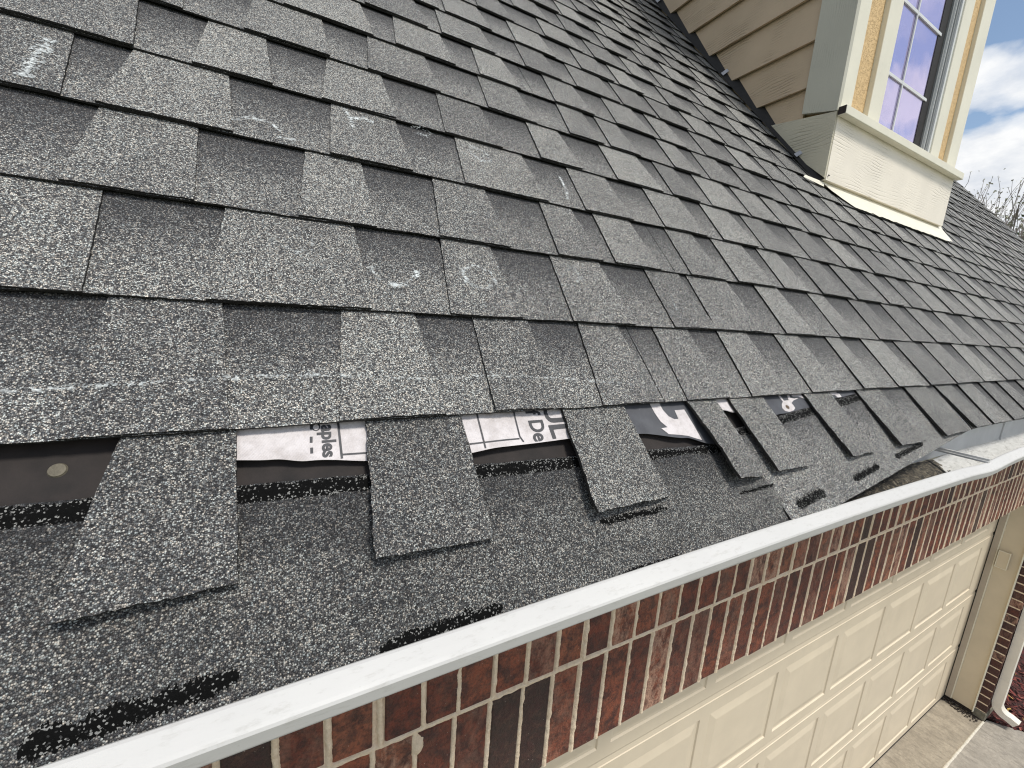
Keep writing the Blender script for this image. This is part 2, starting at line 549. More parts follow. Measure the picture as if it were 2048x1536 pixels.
M['slab'] = mat_concrete('garage_apron_concrete', (0.30, 0.26, 0.20), (0.46, 0.40, 0.31))
M['drive'] = mat_concrete('driveway_concrete', (0.34, 0.31, 0.265), (0.44, 0.40, 0.34))
M['joint'] = simple('pale_joint_sealant', (0.58, 0.54, 0.45), 0.7, 40, 0.2, 0.4, 100)
M['lawn'] = simple('lawn_green', (0.06, 0.09, 0.03), 0.9, 3, 0.4, 0.5, 60)
M['debris'] = simple('dark_debris', (0.03, 0.022, 0.018), 0.9, 40, 0.5, 0.5, 100)
M['block'] = simple('grey_green_block', (0.16, 0.15, 0.115), 0.85, 40, 0.3, 0.5, 120)


def mat_mulch():
    m, t = newmat('red_bark_mulch')
    P = t.n('ShaderNodeTexCoord').outputs['Object']
    r = t.n('ShaderNodeAttribute', {'attribute_name': 'tone'}).outputs['Fac']
    col = t.ramp(r, [(0.0, (0.03, 0.012, 0.010)), (0.35, (0.10, 0.022, 0.018)), (0.6, (0.22, 0.05, 0.04)), (0.85, (0.34, 0.13, 0.10)), (1.0, (0.62, 0.42, 0.12))])
    finish(t, col, 0.85, t.noise(P, 100.0), 0.5, 0.003)
    return m


M['mulch'] = mat_mulch()
M['bark'] = simple('grey_bark', (0.22, 0.19, 0.17), 0.9, 30, 0.3, 0.4, 60)
M['bud'] = simple('pale_spring_buds', (0.42, 0.42, 0.32), 0.7, 10, 0.4)
M['leaf'] = simple('bright_green_leaves', (0.10, 0.15, 0.035), 0.6, 6, 0.4)
M['dark_leaf'] = simple('green_leaves', (0.06, 0.10, 0.025), 0.6, 6, 0.4)

# ------------------------------------------------------------------ the house (one thing; everything below is a part)
house = thing('house', 'brick house with a steep grey shingled roof, dormer window and garage door', 'house')
roof = bpy.data.objects.new('roof', None)
COL.objects.link(roof)
roof.parent = house

U0, U1 = -1.3, 6.3       # eave from off-frame left to the far rake
NC = 36                  # courses up to the ridge
HT, HB = 0.0, -0.0027    # top face of tabs / of the backer at a course's bottom edge
TILT = 0.0072
DORMX0, DORMX1 = 1.965, 3.19
YD = 1.024


def jit(x, y, s, amp):
    return amp * noise.noise(Vector((x * s, y * s, 3.1)))


def slab(mb, u0b, u1b, u0t, u1t, v0, v1, hb, ht, thick, nu, nv, tone, rag=0.0006, bandf=None, bend=0.0, seed=0.0, mtop=0, mside=1):
    """one ply of shingle: bottom edge v0 (u0b..u1b), top edge v1 (u0t..u1t)"""
    top, bot, tn, bd = [], [], [], []
    for j in range(nv + 1):
        g = j / nv
        for i in range(nu + 1):
            s = i / nu
            a = u0b + (u0t - u0b) * g
            b = u1b + (u1t - u1b) * g
            u = a + (b - a) * s
            v = v0 + (v1 - v0) * g
            du = dv = 0.0
            if i in (0, nu):
                du = jit(u * 1.0 + seed, v, 260, rag * 1.6)
            if j == 0:
                dv = jit(u + seed, v + 5, 240, rag * 1.8) + jit(u + seed, v, 14, rag * 2) + jit(u, v0 * 9, 3.1, .0022)
            h = hb + (ht - hb) * g + bend * math.sin(math.pi * s) * (1 - g)
            h += jit(u * 1 + seed * 3, v, 7, 0.0009)
            top.append(RP(u + du, v + dv, h))
            bot.append(RP(u + du, v + dv, h - thick))
            tn.append(tone)
            bd.append(bandf(g, s) if bandf else 0.0)
    n = (nu + 1)
    N = len(top)
    f = []
    for j in range(nv):
        for i in range(nu):
            k = j * n + i
            f.append((k, k + 1, k + n + 1, k + n))
    mb.add(top, f, mtop, tone=tn, band=bd)
    vs = top + bot
    sf = []
    for i in range(nu):
        sf.append((i, N + i, N + i + 1, i + 1))
    for j in range(nv):
        k = j * n
        sf.append((k, k + n, N + k + n, N + k))
        k = j * n + nu
        sf.append((k + n, k, N + k, N + k + n))
    mb.add(vs, sf, mside, tone=tn * 2, band=[0.0] * (2 * N))


# measured left edges (top, bottom) and right-edge tops of the laminated tabs, metres along the eave
LE = {0: [(-.156, -.164), (.042, .032), (.204, .199), (.378, .360), (.536, .526), (.705, .689), (.891, .881), (1.097, 1.089), (1.269, 1.262), (1.454, 1.448), (1.642, 1.636), (1.875, 1.862), (2.085, 2.076)],
      1: [(-.30, -.31), (-.074, -.083), (.186, .172), (.376, .366), (.593, .586), (.711, .697), (.941, .929), (1.17, 1.16), (1.377, 1.363), (1.578, 1.567), (1.754, 1.745), (1.978, 1.964), (2.245, 2.236)],
      2: [(-.203, -.212), (.013, .001), (.198, .184), (.402, .391), (.527, .517), (.732, .721), (.888, .877), (1.072, 1.060), (1.248, 1.237), (1.437, 1.426), (1.641, 1.630), (1.807, 1.797)],
      3: [(-.189, -.206), (.053, .044), (.264, .253), (.516, .507), (.740, .730)],
      4: [(-.30, -.31), (-.117, -.127), (.054, .039), (.253, .244), (.460, .450), (.668, .658), (.851, .842)],
      5: [(-.26, -.27), (-.06, -.07), (.135, .122), (.376, .366), (.592, .578), (.714, .704)]}
RE = {0: [-.071, .125, .287, .454, .62, .793, .98, 1.163, 1.387], 1: [-.181, .065, .263, .478], 2: [-.111, .086, .289, .472, .624],
      3: [-.085, .154, .403], 4: [-.203, -.041, .145, .346, .544]}

field = MB()
for c in range(0, NC):
    v0, v1 = c * EXP, (c + 1) * EXP + 0.012
    rng = random.Random(100 + c)
    # tabs
    Ls = list(LE.get(c, []))
    if not Ls:
        x = U0 + rng.uniform(0, .2)
        Ls = [(x, x - .01)]
    while Ls[-1][0] < U1:
        x = Ls[-1][0] + rng.choice((.155, .17, .19, .205, .23))
        Ls.append((x, x - rng.uniform(.008, .014)))
    while Ls[0][0] > U0:
        x = Ls[0][0] - rng.choice((.155, .17, .19, .205, .23))
        Ls.insert(0, (x, x - .01))
    Rs = RE.get(c, [])
    # shingle seams every metre or so: backer pieces
    seams = [U0]
    x = U0 + rng.uniform(.3, 1.0)
    while x < U1:
        seams.append(x)
        x += 1.0
    seams.append(U1)
    near = c < 7
    for a, b in zip(seams[:-1], seams[1:]):
        nu = max(2, int((b - a) / (0.006 if near else 0.05)))
        tb = rng.uniform(.34, .56)
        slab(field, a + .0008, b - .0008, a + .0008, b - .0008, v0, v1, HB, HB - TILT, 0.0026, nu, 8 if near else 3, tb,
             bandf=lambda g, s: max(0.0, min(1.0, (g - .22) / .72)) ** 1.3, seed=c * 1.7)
    for i, (lt, lb) in enumerate(Ls[:-1]):
        nxt = Ls[i + 1][0]
        if lt > U1 - .05:
            continue
        cand = [r for r in Rs if lt + .03 < r < nxt - .005]
        rt = cand[0] if cand else lt + min(nxt - lt - .025, rng.uniform(.075, .135))
        rt = min(rt, U1)
        rb = min(rt + rng.uniform(.008, .018), nxt - .012)
        if rb <= lb + .02:
            continue
        close = near and lt < 1.6
        slab(field, lb, rb, lt, rt, v0, v1, HT + rng.uniform(-.0004, .0012), HT - TILT + .0004, 0.0028,
             max(2, int((rb - lb) / .005)) if close else 3, 26 if close else 4, rng.choice((.30, .42, .52, .62, .74)), rag=.0007 if close else 0, seed=c + i * .37,
             bend=rng.uniform(-.0003, .0008) if close else 0)
shingle_field = field.build('shingle_field', [M['gran'], M['asphalt']], roof, recalc=False)

# deck under the shingles, open at the torn course
dk = MB()
VT = NC * EXP
dk.add([RP(U0, .01, -.030), RP(U1, .01, -.030), RP(U1, VT, -.030), RP(U0, VT, -.030),
        RP(U0, .01, -.048), RP(U1, .01, -.048), RP(U1, VT, -.048), RP(U0, VT, -.048)],
       [(0, 1, 2, 3), (4, 7, 6, 5), (0, 4, 5, 1), (1, 5, 6, 2), (2, 6, 7, 3), (3, 7, 4, 0)])
dk.build('roof_deck', M['decking'], roof)
# far slope and gable so that the roof is a solid
yr_, zr_ = RP(0, VT)[1:]
bs = MB()
bs.add([(U0, yr_, zr_), (U1, yr_, zr_), (U1, yr_ + 3.5, zr_ - 3.9), (U0, yr_ + 3.5, zr_ - 3.9)], [(0, 1, 2, 3)], tone=.5, band=0.)
bs.build('rear_slope', M['gran'], roof)
# rake board on the far gable
rb = MB()
for (va, vb, dz) in ((-.14, VT, .0),):
    A = RP(U1 - .004, va, -.014); B = RP(U1 - .004, vb, -.014)
    for off in (0,):
        vs = []
        for x in (U1 - .03, U1 - .006):
            for (yy, zz_) in ((A[1], A[2]), (B[1], B[2]), (B[1], B[2] - .2), (A[1], A[2] - .2)):
                vs.append((x, yy, zz_))
        rb.add(vs, [(0, 1, 2, 3), (7, 6, 5, 4), (0, 4, 5, 1), (3, 2, 6, 7), (0, 3, 7, 4), (1, 5, 6, 2)])
rb.build('rake_board', M['trim'], roof)

# ---- the torn eave course
# under layer: brown black asphalt of the starter course showing through the gaps
st = MB()
NU = 90
vs, f = [], []
for j in range(9):
    for i in range(NU + 1):
        u = -.9 + 2.2 * i / NU
        v = .03 - .15 * j / 8
        h = -.0185 + .0006 * math.sin(u * 31) + jit(u, v, 18, .0022)
        if -.05 < u < .06 and j in (4, 5):
            h += .0016
        vs.append(RP(u, v, h))
for j in range(8):
    for i in range(NU):
        k = j * (NU + 1) + i
        f.append((k, k + NU + 1, k + NU + 2, k + 1))
st.add(vs, f)
st.build('starter_strip', M['bitumen'], roof, smooth=True, recalc=False, label='brown black asphalt layer bared under the torn course')


def sheet(name, mat, fn, nu, nv, thick, parent, label=None, tone=.4):
    """fn(s,t)->(u,v,h), t=0 top edge, t=1 bottom edge"""
    mb = MB()
    top, bot = [], []
    for j in range(nv + 1):
        for i in range(nu + 1):
            u, v, h = fn(i / nu, j / nv)
            if j in (0, nv):
                v += jit(u, v + 9, 300, .0010)
            if i in (0, nu):
                u += jit(u, v * 1.3, 300, .0010)
            top.append(RP(u, v, h))
            bot.append(RP(u, v, h - thick))
    n = nu + 1
    N = len(top)
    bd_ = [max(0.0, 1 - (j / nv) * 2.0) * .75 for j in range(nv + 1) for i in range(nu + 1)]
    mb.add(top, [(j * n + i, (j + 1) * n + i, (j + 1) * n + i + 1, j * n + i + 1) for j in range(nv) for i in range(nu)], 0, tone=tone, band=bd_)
    sf = []
    for i in range(nu):
        sf += [(i, i + 1, N + i + 1, N + i), (nv * n + i, N + nv * n + i, N + nv * n + i + 1, nv * n + i + 1)]
    for j in range(nv):
        k = j * n
        sf += [(k, N + k, N + k + n, k + n), (k + nu, k + n + nu, N + k + n + nu, N + k + nu)]
    mb.add(top + bot, sf, 1, tone=tone, band=0.0)
    mb.add(bot, [(j * n + i, j * n + i + 1, (j + 1) * n + i + 1, (j + 1) * n + i) for j in range(nv) for i in range(nu)], 1, tone=tone, band=0.0)
    return mb.build(name, [mat, M['asphalt']], parent, recalc=False, label=label)


def topA(u):
    return -.0435 - .0375 * (u + .18)


def surfA(u, v):
    t0 = topA(u)
    t = (v - t0) / (-.203 - t0)
    return -.0125 + .0052 * min(t, .75) / .75 - .0052 * max(0, t - .75) / .25 + jit(u, v, 6, .0008)


def surfB(u, v):
    t = (-.052 + .098 * (u - .61) - v) / .16
    return -.0108 + .0040 * t + jit(u, v, 7, .0008)


def fnA(s, t):
    t0 = topA(-.9 + 1.52 * s)
    u = -.9 + s * (1.498 + .042 * t)
    t0 = topA(u)
    v = t0 + (-.203 - t0) * t
    h = surfA(u, v)
    return u, v, h


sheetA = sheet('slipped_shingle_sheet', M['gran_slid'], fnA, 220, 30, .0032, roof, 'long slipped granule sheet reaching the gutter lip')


def fnB(s, t):
    u = .606 + .925 * s + .020 * t
    v = -.052 + .098 * (u - .61 - .02 * t) - .160 * t
    h = surfB(u, v)
    return u, v, h


sheetB = sheet('slipped_shingle_sheet', M['gran'], fnB, 150, 28, .0032, roof, 'tilted slipped sheet hanging over the open gutter', .5)

# normal backer of the eave course further right, then its tabs
rt = MB()
slab(rt, 1.50, U1, 1.50, U1, -.128, .012, -.0045, -.0135, .0036, 500, 6, .5, bandf=lambda g, s: max(0.0, min(1.0, (g - .22) / .7)))
EL = [1.66, 1.835, 2.0, 2.2, 2.39]
while EL[-1] < U1 - .2:
    EL.append(EL[-1] + random.choice((.16, .18, .2, .22)))
for i, l in enumerate(EL):
    wd = random.uniform(.09, .12)
    slab(rt, l - .01, min(l + wd + .012, U1), l, min(l + wd, U1), -.1275, .012, .0005, -.009, .0042, 12, 10, random.choice((.35, .5, .65)), seed=i)
rt.build('eave_course', [M['gran'], M['asphalt']], roof, recalc=False)

# loose tabs of the torn course: top-left, bottom-left, bottom-right, top-right (u,v), lift of bottom-left / bottom-right
TABS = [((-.127, .014), (-.143, -.129), (-.046, -.127), (-.054, .014), .0045, -.001, 'leftmost loose tab, its torn left edge bowed'),
        ((.057, .014), (.051, -.132), (.163, -.135), (.158, .014), .004, -.002, 'wide loose tab between the two white printed gaps'),
        ((.297, .014), (.285, -.134), (.412, -.132), (.398, .014), .009, -.003, 'loose tab lifted along its left edge beside the arrow print'),
        ((.525, .014), (.538, -.131), (.614, -.132), (.595, .014), .010, .000, 'narrow loose tab slipped sideways'),
        ((.630, .014), (.639, -.131), (.739, -.132), (.726, .014), .005, -.001, 'loose tab right of the narrow slipped one'),
        ((.856, .014), (.866, -.132), (.966, -.133), (.956, .014), .004, -.001, 'loose tab left of the small white notch'),
        ((1.065, .014), (1.064, -.132), (1.195, -.133), (1.165, .014), .004, -.001, 'loose tab above the gutter corner gap'),
        ((1.301, .014), (1.303, -.132), (1.455, -.130), (1.43, .014), .003, .000, 'loose tab overhanging the slipped sheet end'),
        ((1.483, .014), (1.504, -.127), (1.62, -.127), (1.60, .014), .003, .001, 'last disturbed tab at the open gutter')]
for k, (tl, bl, br, tr, hl, hr, lab) in enumerate(TABS):
    mb = MB()
    nu, nv = 26, 34
    top, bot = [], []
    for j in range(nv + 1):
        g = j / nv
        for i in range(nu + 1):
            s = i / nu
            L = [tl[q] + (bl[q] - tl[q]) * g for q in (0, 1)]
            Rr = [tr[q] + (br[q] - tr[q]) * g for q in (0, 1)]
            u = L[0] + (Rr[0] - L[0]) * s
            v = L[1] + (Rr[1] - L[1]) * s
            if i == 0:
                u += jit(v, k * 3.3, 160, .0018) + jit(v, k * 2.1, 40, .0026)
                if k == 0:
                    u += .006 * math.sin(g * 3.1) * -0.4 - .004 * max(0, g - .8) * 4
            if i == nu:
                u += jit(v, k * 5.3 + 9, 160, .0010) + jit(v, k * 1.1 + 4, 40, .0012)
            if j == nv:
                v += jit(u, k * 7.3, 200, .0016) + jit(u, k, 30, .0024)
            h = -.0072 + (.0072 + hl) * g * (1 - s) + (.0072 + hr) * g * s
            h += .0012 * math.sin(math.pi * s) * g + jit(u, v, 14, .0018) + .0020 * g ** 4 * noise.noise(Vector((k * 3.7 + s * 1.6, 0, 2)))
            if k == 3:
                h += .004 * math.sin(math.pi * g) * (1 - s)
            top.append(RP(u, v, h))
            bot.append(RP(u, v, h - .0042))
    n = nu + 1
    N = len(top)
    tn = (.30, .36, .55, .58, .62, .60, .55, .5, .55)[k]
    mb.add(top, [(j * n + i, (j + 1) * n + i, (j + 1) * n + i + 1, j * n + i + 1) for j in range(nv) for i in range(nu)], 0, tone=tn, band=0.0)
    sf = [(nv * n + i, N + nv * n + i, N + nv * n + i + 1, nv * n + i + 1) for i in range(nu)]
    for j in range(nv):
        q = j * n
        sf += [(q, N + q, N + q + n, q + n), (q + nu, q + n + nu, N + q + n + nu, N + q + nu)]
    mb.add(top + bot, sf, 1, tone=tn, band=0.0)
    mb.add(bot, [(j * n + i, j * n + i + 1, (j + 1) * n + i + 1, (j + 1) * n + i) for j in range(nv) for i in range(nu)], 1, tone=tn, band=0.0)
    mb.build('shingle_tab', [M['gran_tab'], M['asphalt']], roof, recalc=False, label=lab)


# black sealant strips: (u0, vtop0, vbot0, u1, vtop1, vbot1, height, ragged top)
def strip(u0, t0, b0, u1, t1, b1, h, rag_t, rag_b, name='sealant_strip', fill=1.0):
    mb = MB()
    n = max(16, int(abs(u1 - u0) / .0007))
    top = []
    for i in range(n + 1):
        s = i / n
        u = u0 + (u1 - u0) * s
        t = t0 + (t1 - t0) * s
        b = b0 + (b1 - b0) * s
        r = random.random()
        t += rag_t * (r * r - .25) + jit(u, 2, 60, rag_t * .8)
        b += rag_b * (random.random() - .5) + jit(u, 7, 70, rag_b * .8)
        e = min(1.0, min(s, 1 - s) * 14)
        m = (t + b) / 2
        t, b = m + (t - m) * (.45 + .55 * e), m + (b - m) * (.45 + .55 * e)
        du = jit(u, 5, 400, .0006)
        fs_ = surfB if h > .5 else surfA
        top += [RP(u + du, t, fs_(u, t) + .0005), RP(u + du, m, fs_(u, m) + .0012), RP(u + du, b, fs_(u, b) + .0005)]
    f = []
    for i in range(n):
        a = i * 3
        f += [(a, a + 1, a + 4, a + 3), (a + 1, a + 2, a + 5, a + 4)]
    mb.add(top, f, 0, edge=[1.0, 0.0, 1.0] * (n + 1))
    return mb.build(name, M['sealant'], roof, recalc=False)


hA, hB = 0.0, 1.0
strip(-.60, -.030, -.046, .50, -.0700, -.0835, hA + .0006, .0022, .0018)
strip(.50, -.0700, -.0835, .598, -.0735, -.086, hA + .0006, .0022, .0015)
strip(.607, -.052, -.068, 1.08, -.006, -.0215, hB + .0006, .0015, .0015)
LOW = [(-.150, -.185, -.199, -.044, -.181, -.193, hA, .004, .003), (.050, -.193, -.206, .160, -.190, -.201, hA, .0035, .002),
       (.296, -.1395, -.147, .402, -.141, -.147, hA + .0006, .002, .002), (.545, -.146, -.150, .628, -.144, -.149, hA + .0006, .002, .0015),
       (.300, -.198, -.206, .395, -.197, -.204, hA, .003, .002),
       (.655, -.176, -.190, .742, -.168, -.182, hB + .0004, .006, .002), (.845, -.163, -.174, .952, -.153, -.163, hB + .0004, .005, .002),
       (1.035, -.145, -.155, 1.188, -.131, -.140, hB + .0004, .003, .002)]
for a in LOW:
    strip(*a)


# white printed underlayment in four gaps
def underlay(u0, u1, bottoms, name, lab, mat=None, vt=.02, lift=.004):
    """bottoms: list of (u, v) along the curled lower edge"""
    mb = MB()
    nu, nv = 40, 10

    def vb(u):
        for (a, va), (b, vb_) in zip(bottoms[:-1], bottoms[1:]):
            if u <= b or (b, vb_) == bottoms[-1]:
                s = max(0, min(1, (u - a) / (b - a)))
                s = s * s * (3 - 2 * s)
                return va + (vb_ - va) * s
    vs = []
    for j in range(nv + 1):
        for i in range(nu + 1):
            u = u0 + (u1 - u0) * i / nu
            b = vb(u)
            g = j / nv
            v = vt + (b - vt) * g
            vs.append(RP(u, v, hund(u, v, g)))
    n = nu + 1
    N = len(vs)
    lower = [RP(0, 0, 0)] * 0
    for p in vs:
        lower.append((p[0], p[1] + .0006 * ST, p[2] - .0006 * CT))
    F = [(j * n + i, (j + 1) * n + i, (j + 1) * n + i + 1, j * n + i + 1) for j in range(nv) for i in range(nu)]
    mb.add(vs, F)
    mb.add(lower, [tuple(reversed(q)) for q in F])
    mb.add(vs + lower, [(nv * n + i, N + nv * n + i, N + nv * n + i + 1, nv * n + i + 1) for i in range(nu)])
    return mb.build(name, mat or M['felt'], house, smooth=True, recalc=False, label=lab)


def hund(u, v, g=None):
    x = max(0.0, -v)
    return -.0112 + .045 * x + .0008 * math.sin(u * 70) * x * 25


ulA = underlay(-.062, .066, [(-.062, -.0262), (-.0247, -.029), (.003, -.0339), (.066, -.0405)], 'underlayment', 'white underlayment lettered aples, in the gap left of the wide loose tab')
ulB = underlay(.150, .312, [(.150, -.0440), (.1975, -.0409), (.264, -.0398), (.312, -.0392)], 'underlayment', 'white underlayment with grid lines and large letters in the second gap')
ulC = underlay(.392, .545, [(.392, -.042), (.4108, -.043), (.4932, -.0571), (.545, -.072)], 'underlayment', 'dark underlayment printed with a white curved arrow', M['inkpanel'])
ulD = underlay(.588, .650, [(.588, -.014), (.6099, -.0183), (.632, -.0237), (.65, -.025)], 'underlayment', 'small white torn flap of underlayment beside the narrow tab')
ulE = underlay(.735, .875, [(.735, -.0365), (.7531, -.0348), (.8645, -.0277), (.875, -.027)], 'underlayment', 'dark underlayment printed with white rounded shapes', M['inkpanel'])
ulF = underlay(.955, 1.085, [(.955, -.0135), (.982, -.0119), (1.07, -.006), (1.085, -.005)], 'underlayment', 'dark underlayment with a white notch at the far small gap', M['inkpanel'])
# a slope of bare asphalt between underlayment and sheets stays visible below these


def shape(name, parent, polys, mat, dh=.0005):
    if len(polys) > 1:
        for p_ in polys:
            shape(name, parent, [p_], mat, dh)
        return
    mb = MB()
    for poly in polys:
        # fan-triangulate through bmesh
        import bmesh
        bm = bmesh.new()
        vv = [bm.verts.new((u, v, 0)) for u, v in poly]
        fc = bm.faces.new(vv)
        bmesh.ops.triangulate(bm, faces=[fc])
        bmesh.ops.subdivide_edges(bm, edges=bm.edges[:], cuts=2, use_grid_fill=True)
        bmesh.ops.triangulate(bm, faces=bm.faces[:])
        bm.verts.index_update()
        vs = [RP(q.co.x, q.co.y, hund(q.co.x, q.co.y) + dh) for q in bm.verts]
        fs = []
        for q in bm.faces:
            ids = [w_.index for w_ in q.verts]
            if q.normal.z < 0:
                ids.reverse()
            fs.append(tuple(ids))
        mb.add(vs, fs)
        bm.free()
    return mb.build(name, mat, parent, recalc=False)


def line(u0, v0, u1, v1, wd=.0017):
    d = Vector((u1 - u0, v1 - v0))
    n = Vector((-d.y, d.x)).normalized() * wd / 2
    return [(u0 + n.x, v0 + n.y), (u1 + n.x, v1 + n.y), (u1 - n.x, v1 - n.y), (u0 - n.x, v0 - n.y)]


def lettering(txt, parent, u0, u1, v0, v1, mat, bold=.0, clip=.004):
    """letters turned a quarter clockwise: read down the slope (v0 -> v1), tops towards +u"""
    cu = bpy.data.curves.new('lettering', 'FONT')
    cu.body = txt
    cu.offset = bold
    cu.resolution_u = 4
    tmp = bpy.data.objects.new('lettering_tmp', cu)
    COL.objects.link(tmp)
    dg = bpy.context.evaluated_depsgraph_get()
    me = bpy.data.meshes.new_from_object(tmp.evaluated_get(dg))
    COL.objects.unlink(tmp)
    bpy.data.objects.remove(tmp)
    xs = [v.co.x for v in me.vertices]
    ys = [v.co.y for v in me.vertices]
    x0, x1, y0, y1 = min(xs), max(xs), min(ys), max(ys)
    for v in me.vertices:
        s = (v.co.x - x0) / (x1 - x0)
        q = (v.co.y - y0) / (y1 - y0)
        uu, vv = u0 + (u1 - u0) * q, v0 + (v1 - v0) * s
        v.co = RP(uu, vv, hund(uu, vv) + .0006)
    me.materials.append(mat)
    o = bpy.data.objects.new('lettering', me)
    COL.objects.link(o)
    o.parent = parent
    return o


lettering('aples', ulA, .0112, .0280, .0018, -.0325, M['ink'], .03)
shape('printed_line', ulA, [line(.0306, .008, .0318, -.0352, .0021), line(.0325, -.0312, .0545, -.0316),
                             line(.0070, .006, .0068, -.0022, .0024), line(.0064, -.0098, .0062, -.0160, .0024), line(.0064, -.0212, .0064, -.0270, .0024)], M['ink'])
ring = [(.0108 + .0038 * math.cos(a * .5236), .0005 + .0046 * math.sin(a * .5236)) for a in range(12)]
shape('printed_disc', ulA, [ring], M['ink'], .0004)
shape('pale_disc', ulA, [[(.0108 + .0026 * math.cos(a * .5236), -.0002 + .0032 * math.sin(a * .5236)) for a in range(12)]], M['felt'], .0008)
shape('printed_line', ulB, [line(.1796, .006, .1795, -.0400, .0020), line(.155, -.0331, .2250, -.0327), line(.2281, .006, .2262, -.0300, .0020), line(.2262, -.030, .2292, -.0372, .0020)], M['ink'])
lettering('f De', ulB, .2436, .2645, .004, -.0385, M['ink'], .022)
lettering('UL', ulB, .2695, .2955, .010, -.0375, M['ink'], .030)
shape('white_arrow', ulC, [[(.4551, .006), (.4744, .006), (.4752, -.010), (.480, -.021), (.4885, -.0262), (.4977, -.0263), (.4985, -.019), (.4991, -.0117), (.5205, -.0115), (.5235, -.040), (.5246, -.0635), (.500, -.0545), (.462, -.0488), (.4580, -.0435), (.4539, -.0385), (.4665, -.0382), (.4590, -.028), (.4560, -.0135)]], M['felt'])
shape('white_print', ulD, [[(.590, .006), (.627, .006), (.6306, -.0225), (.6099, -.0178), (.592, -.0125)]], M['felt'])
shape('white_print', ulE, [[(.7808, .006), (.788, .006), (.790, -.0095), (.8055, -.0090), (.808, -.0035), (.8128, .006), (.8195, .006), (.8159, -.0046), (.826, -.0068), (.8385, -.0060), (.8368, -.0074), (.820, -.0105), (.8082, -.0154), (.8095, -.021), (.8088, -.0264), (.800, -.0305), (.785, -.0325), (.7732, -.0300), (.7700, -.0235), (.7767, -.0156), (.7850, -.0112)],
                           [(.823, .006), (.867, .006), (.8625, -.0105), (.8525, -.0055), (.842, -.0030), (.826, -.0030)]], M['felt'])
shape('ink_disc', ulE, [[(.7875 + .0052 * math.cos(a * .5236), -.0228 + .0042 * math.sin(a * .5236)) for a in range(12)]], M['decking'], .0009)
shape('white_print', ulF, [[(.962, .006), (.990, .006), (.991, -.0015), (.9985, -.0025), (.998, -.0110), (.982, -.0115), (.978, -.0050), (.963, -.0050)]], M['felt'])

# roofing nail in the left gap
nb = MB()
nc, nr = RP(-.166, -.0185, -.0178), .0058
ring0, ring1 = [], []
Vn = Vector((0, -ST, CT)); Vu = Vector((1, 0, 0)); Vv = Vector((0, CT, ST))
C0 = Vector(nc)
for a in range(24):
    d = Vu * math.cos(a * math.pi / 12) + Vv * math.sin(a * math.pi / 12)
    ring0.append(C0 + d * nr)
    ring1.append(C0 + d * nr * .86 + Vn * .0013)
vs = ring0 + ring1 + [C0 + Vn * .0016]
nb.add(vs, [(a, (a + 1) % 24, 24 + (a + 1) % 24, 24 + a) for a in range(24)] + [(24 + a, 24 + (a + 1) % 24, 48) for a in range(24)])
nb.build('roofing_nail', M['nail'], roof, label='flat round nail head in the bared asphalt at far left')


# chalk marks left by an inspector
def chalk(pts, wd, dens):
    mb = MB()
    P = []
    for (a, b) in zip(pts[:-1], pts[1:]):
        L = math.hypot(b[0] - a[0], b[1] - a[1])
        n = max(1, int(L / .004))
        for i in range(n):
            P.append((a[0] + (b[0] - a[0]) * i / n, a[1] + (b[1] - a[1]) * i / n))
    P.append(pts[-1])
    vs, dn = [], []
    for i, (u, v) in enumerate(P):
        a, b = P[max(0, i - 1)], P[min(len(P) - 1, i + 1)]
        d = Vector((b[0] - a[0], b[1] - a[1]))
        n = Vector((-d.y, d.x)).normalized()
        g = (v % EXP) / EXP
        h = .0012 - TILT * g * .97
        wv = wd * (1 + .5 * noise.noise(Vector((u * 90, v * 90, 0))))
        for q in (-1, -.5, 0, .5, 1):
            vs.append(RP(u + n.x * wv * q, v + n.y * wv * q, h + .0008))
            dn.append(dens + (1 - abs(q)) * .30 - .20 + .22 * noise.noise(Vector((u * 60, v * 60, 9))))
    f = [(i * 5 + k, i * 5 + k + 1, i * 5 + k + 6, i * 5 + k + 5) for i in range(len(P) - 1) for k in range(4)]
    mb.add(vs, f, 0, dens=dn)
    return mb.build('chalk_mark', M['chalk'], roof, recalc=False)


chalk([(-.22, .040), (-.161, .044), (-.115, .047), (-.066, .051), (-.019, .053), (.044, .052), (.122, .046), (.217, .049), (.311, .042), (.40, .033), (.448, .024), (.516, .031)], .0034, .36)
chalk([(-.264, .540), (-.266, .443)], .0085, .55)
chalk([(-.075, .452), (-.055, .470), (-.031, .468), (-.018, .452)], .005, .41)
chalk([(-.03, .436), (.0, .438)], .004, .43)
chalk([(.072, .565), (.079, .538), (.081, .510)], .005, .55)
chalk([(.079, .536), (.100, .548), (.116, .544)], .006, .53)
chalk([(.180, .563), (.20, .572), (.215, .560), (.205, .545), (.188, .548)], .005, .39)
chalk([(.292, .552), (.318, .545), (.322, .515), (.300, .508), (.285, .528), (.292, .552)], .005, .43)
chalk([(.300, .530), (.320, .528)], .005, .41)
chalk([(.480, .527), (.478, .480), (.468, .445)], .0038, .58)
chalk([(-.020, .235), (-.002, .222), (.012, .232), (.018, .252)], .004, .41)
chalk([(.078, .212), (.090, .188), (.108, .182), (.126, .190), (.138, .212)], .0045, .47)
chalk([(.138, .216), (.137, .198)], .005, .55)
chalk([(.203, .222), (.225, .238), (.250, .228), (.252, .205), (.232, .190), (.208, .198), (.203, .222)], .0042, .46)
chalk([(.398, .256), (.412, .262), (.420, .240), (.406, .228)], .008, .43)
chalk([(.622, .220), (.612, .175)], .0032, .51)

# ------------------------------------------------------------------ gutter
GX0, GX1 = -1.3, 6.3


def lipdz(x):
    d = .0030 * math.sin(x * 2.1 + .4) - .006 * math.exp(-((x - 1.42) / .10) ** 2)
    return d + .007 * max(0, min(1, (x - 1.45) / .25))


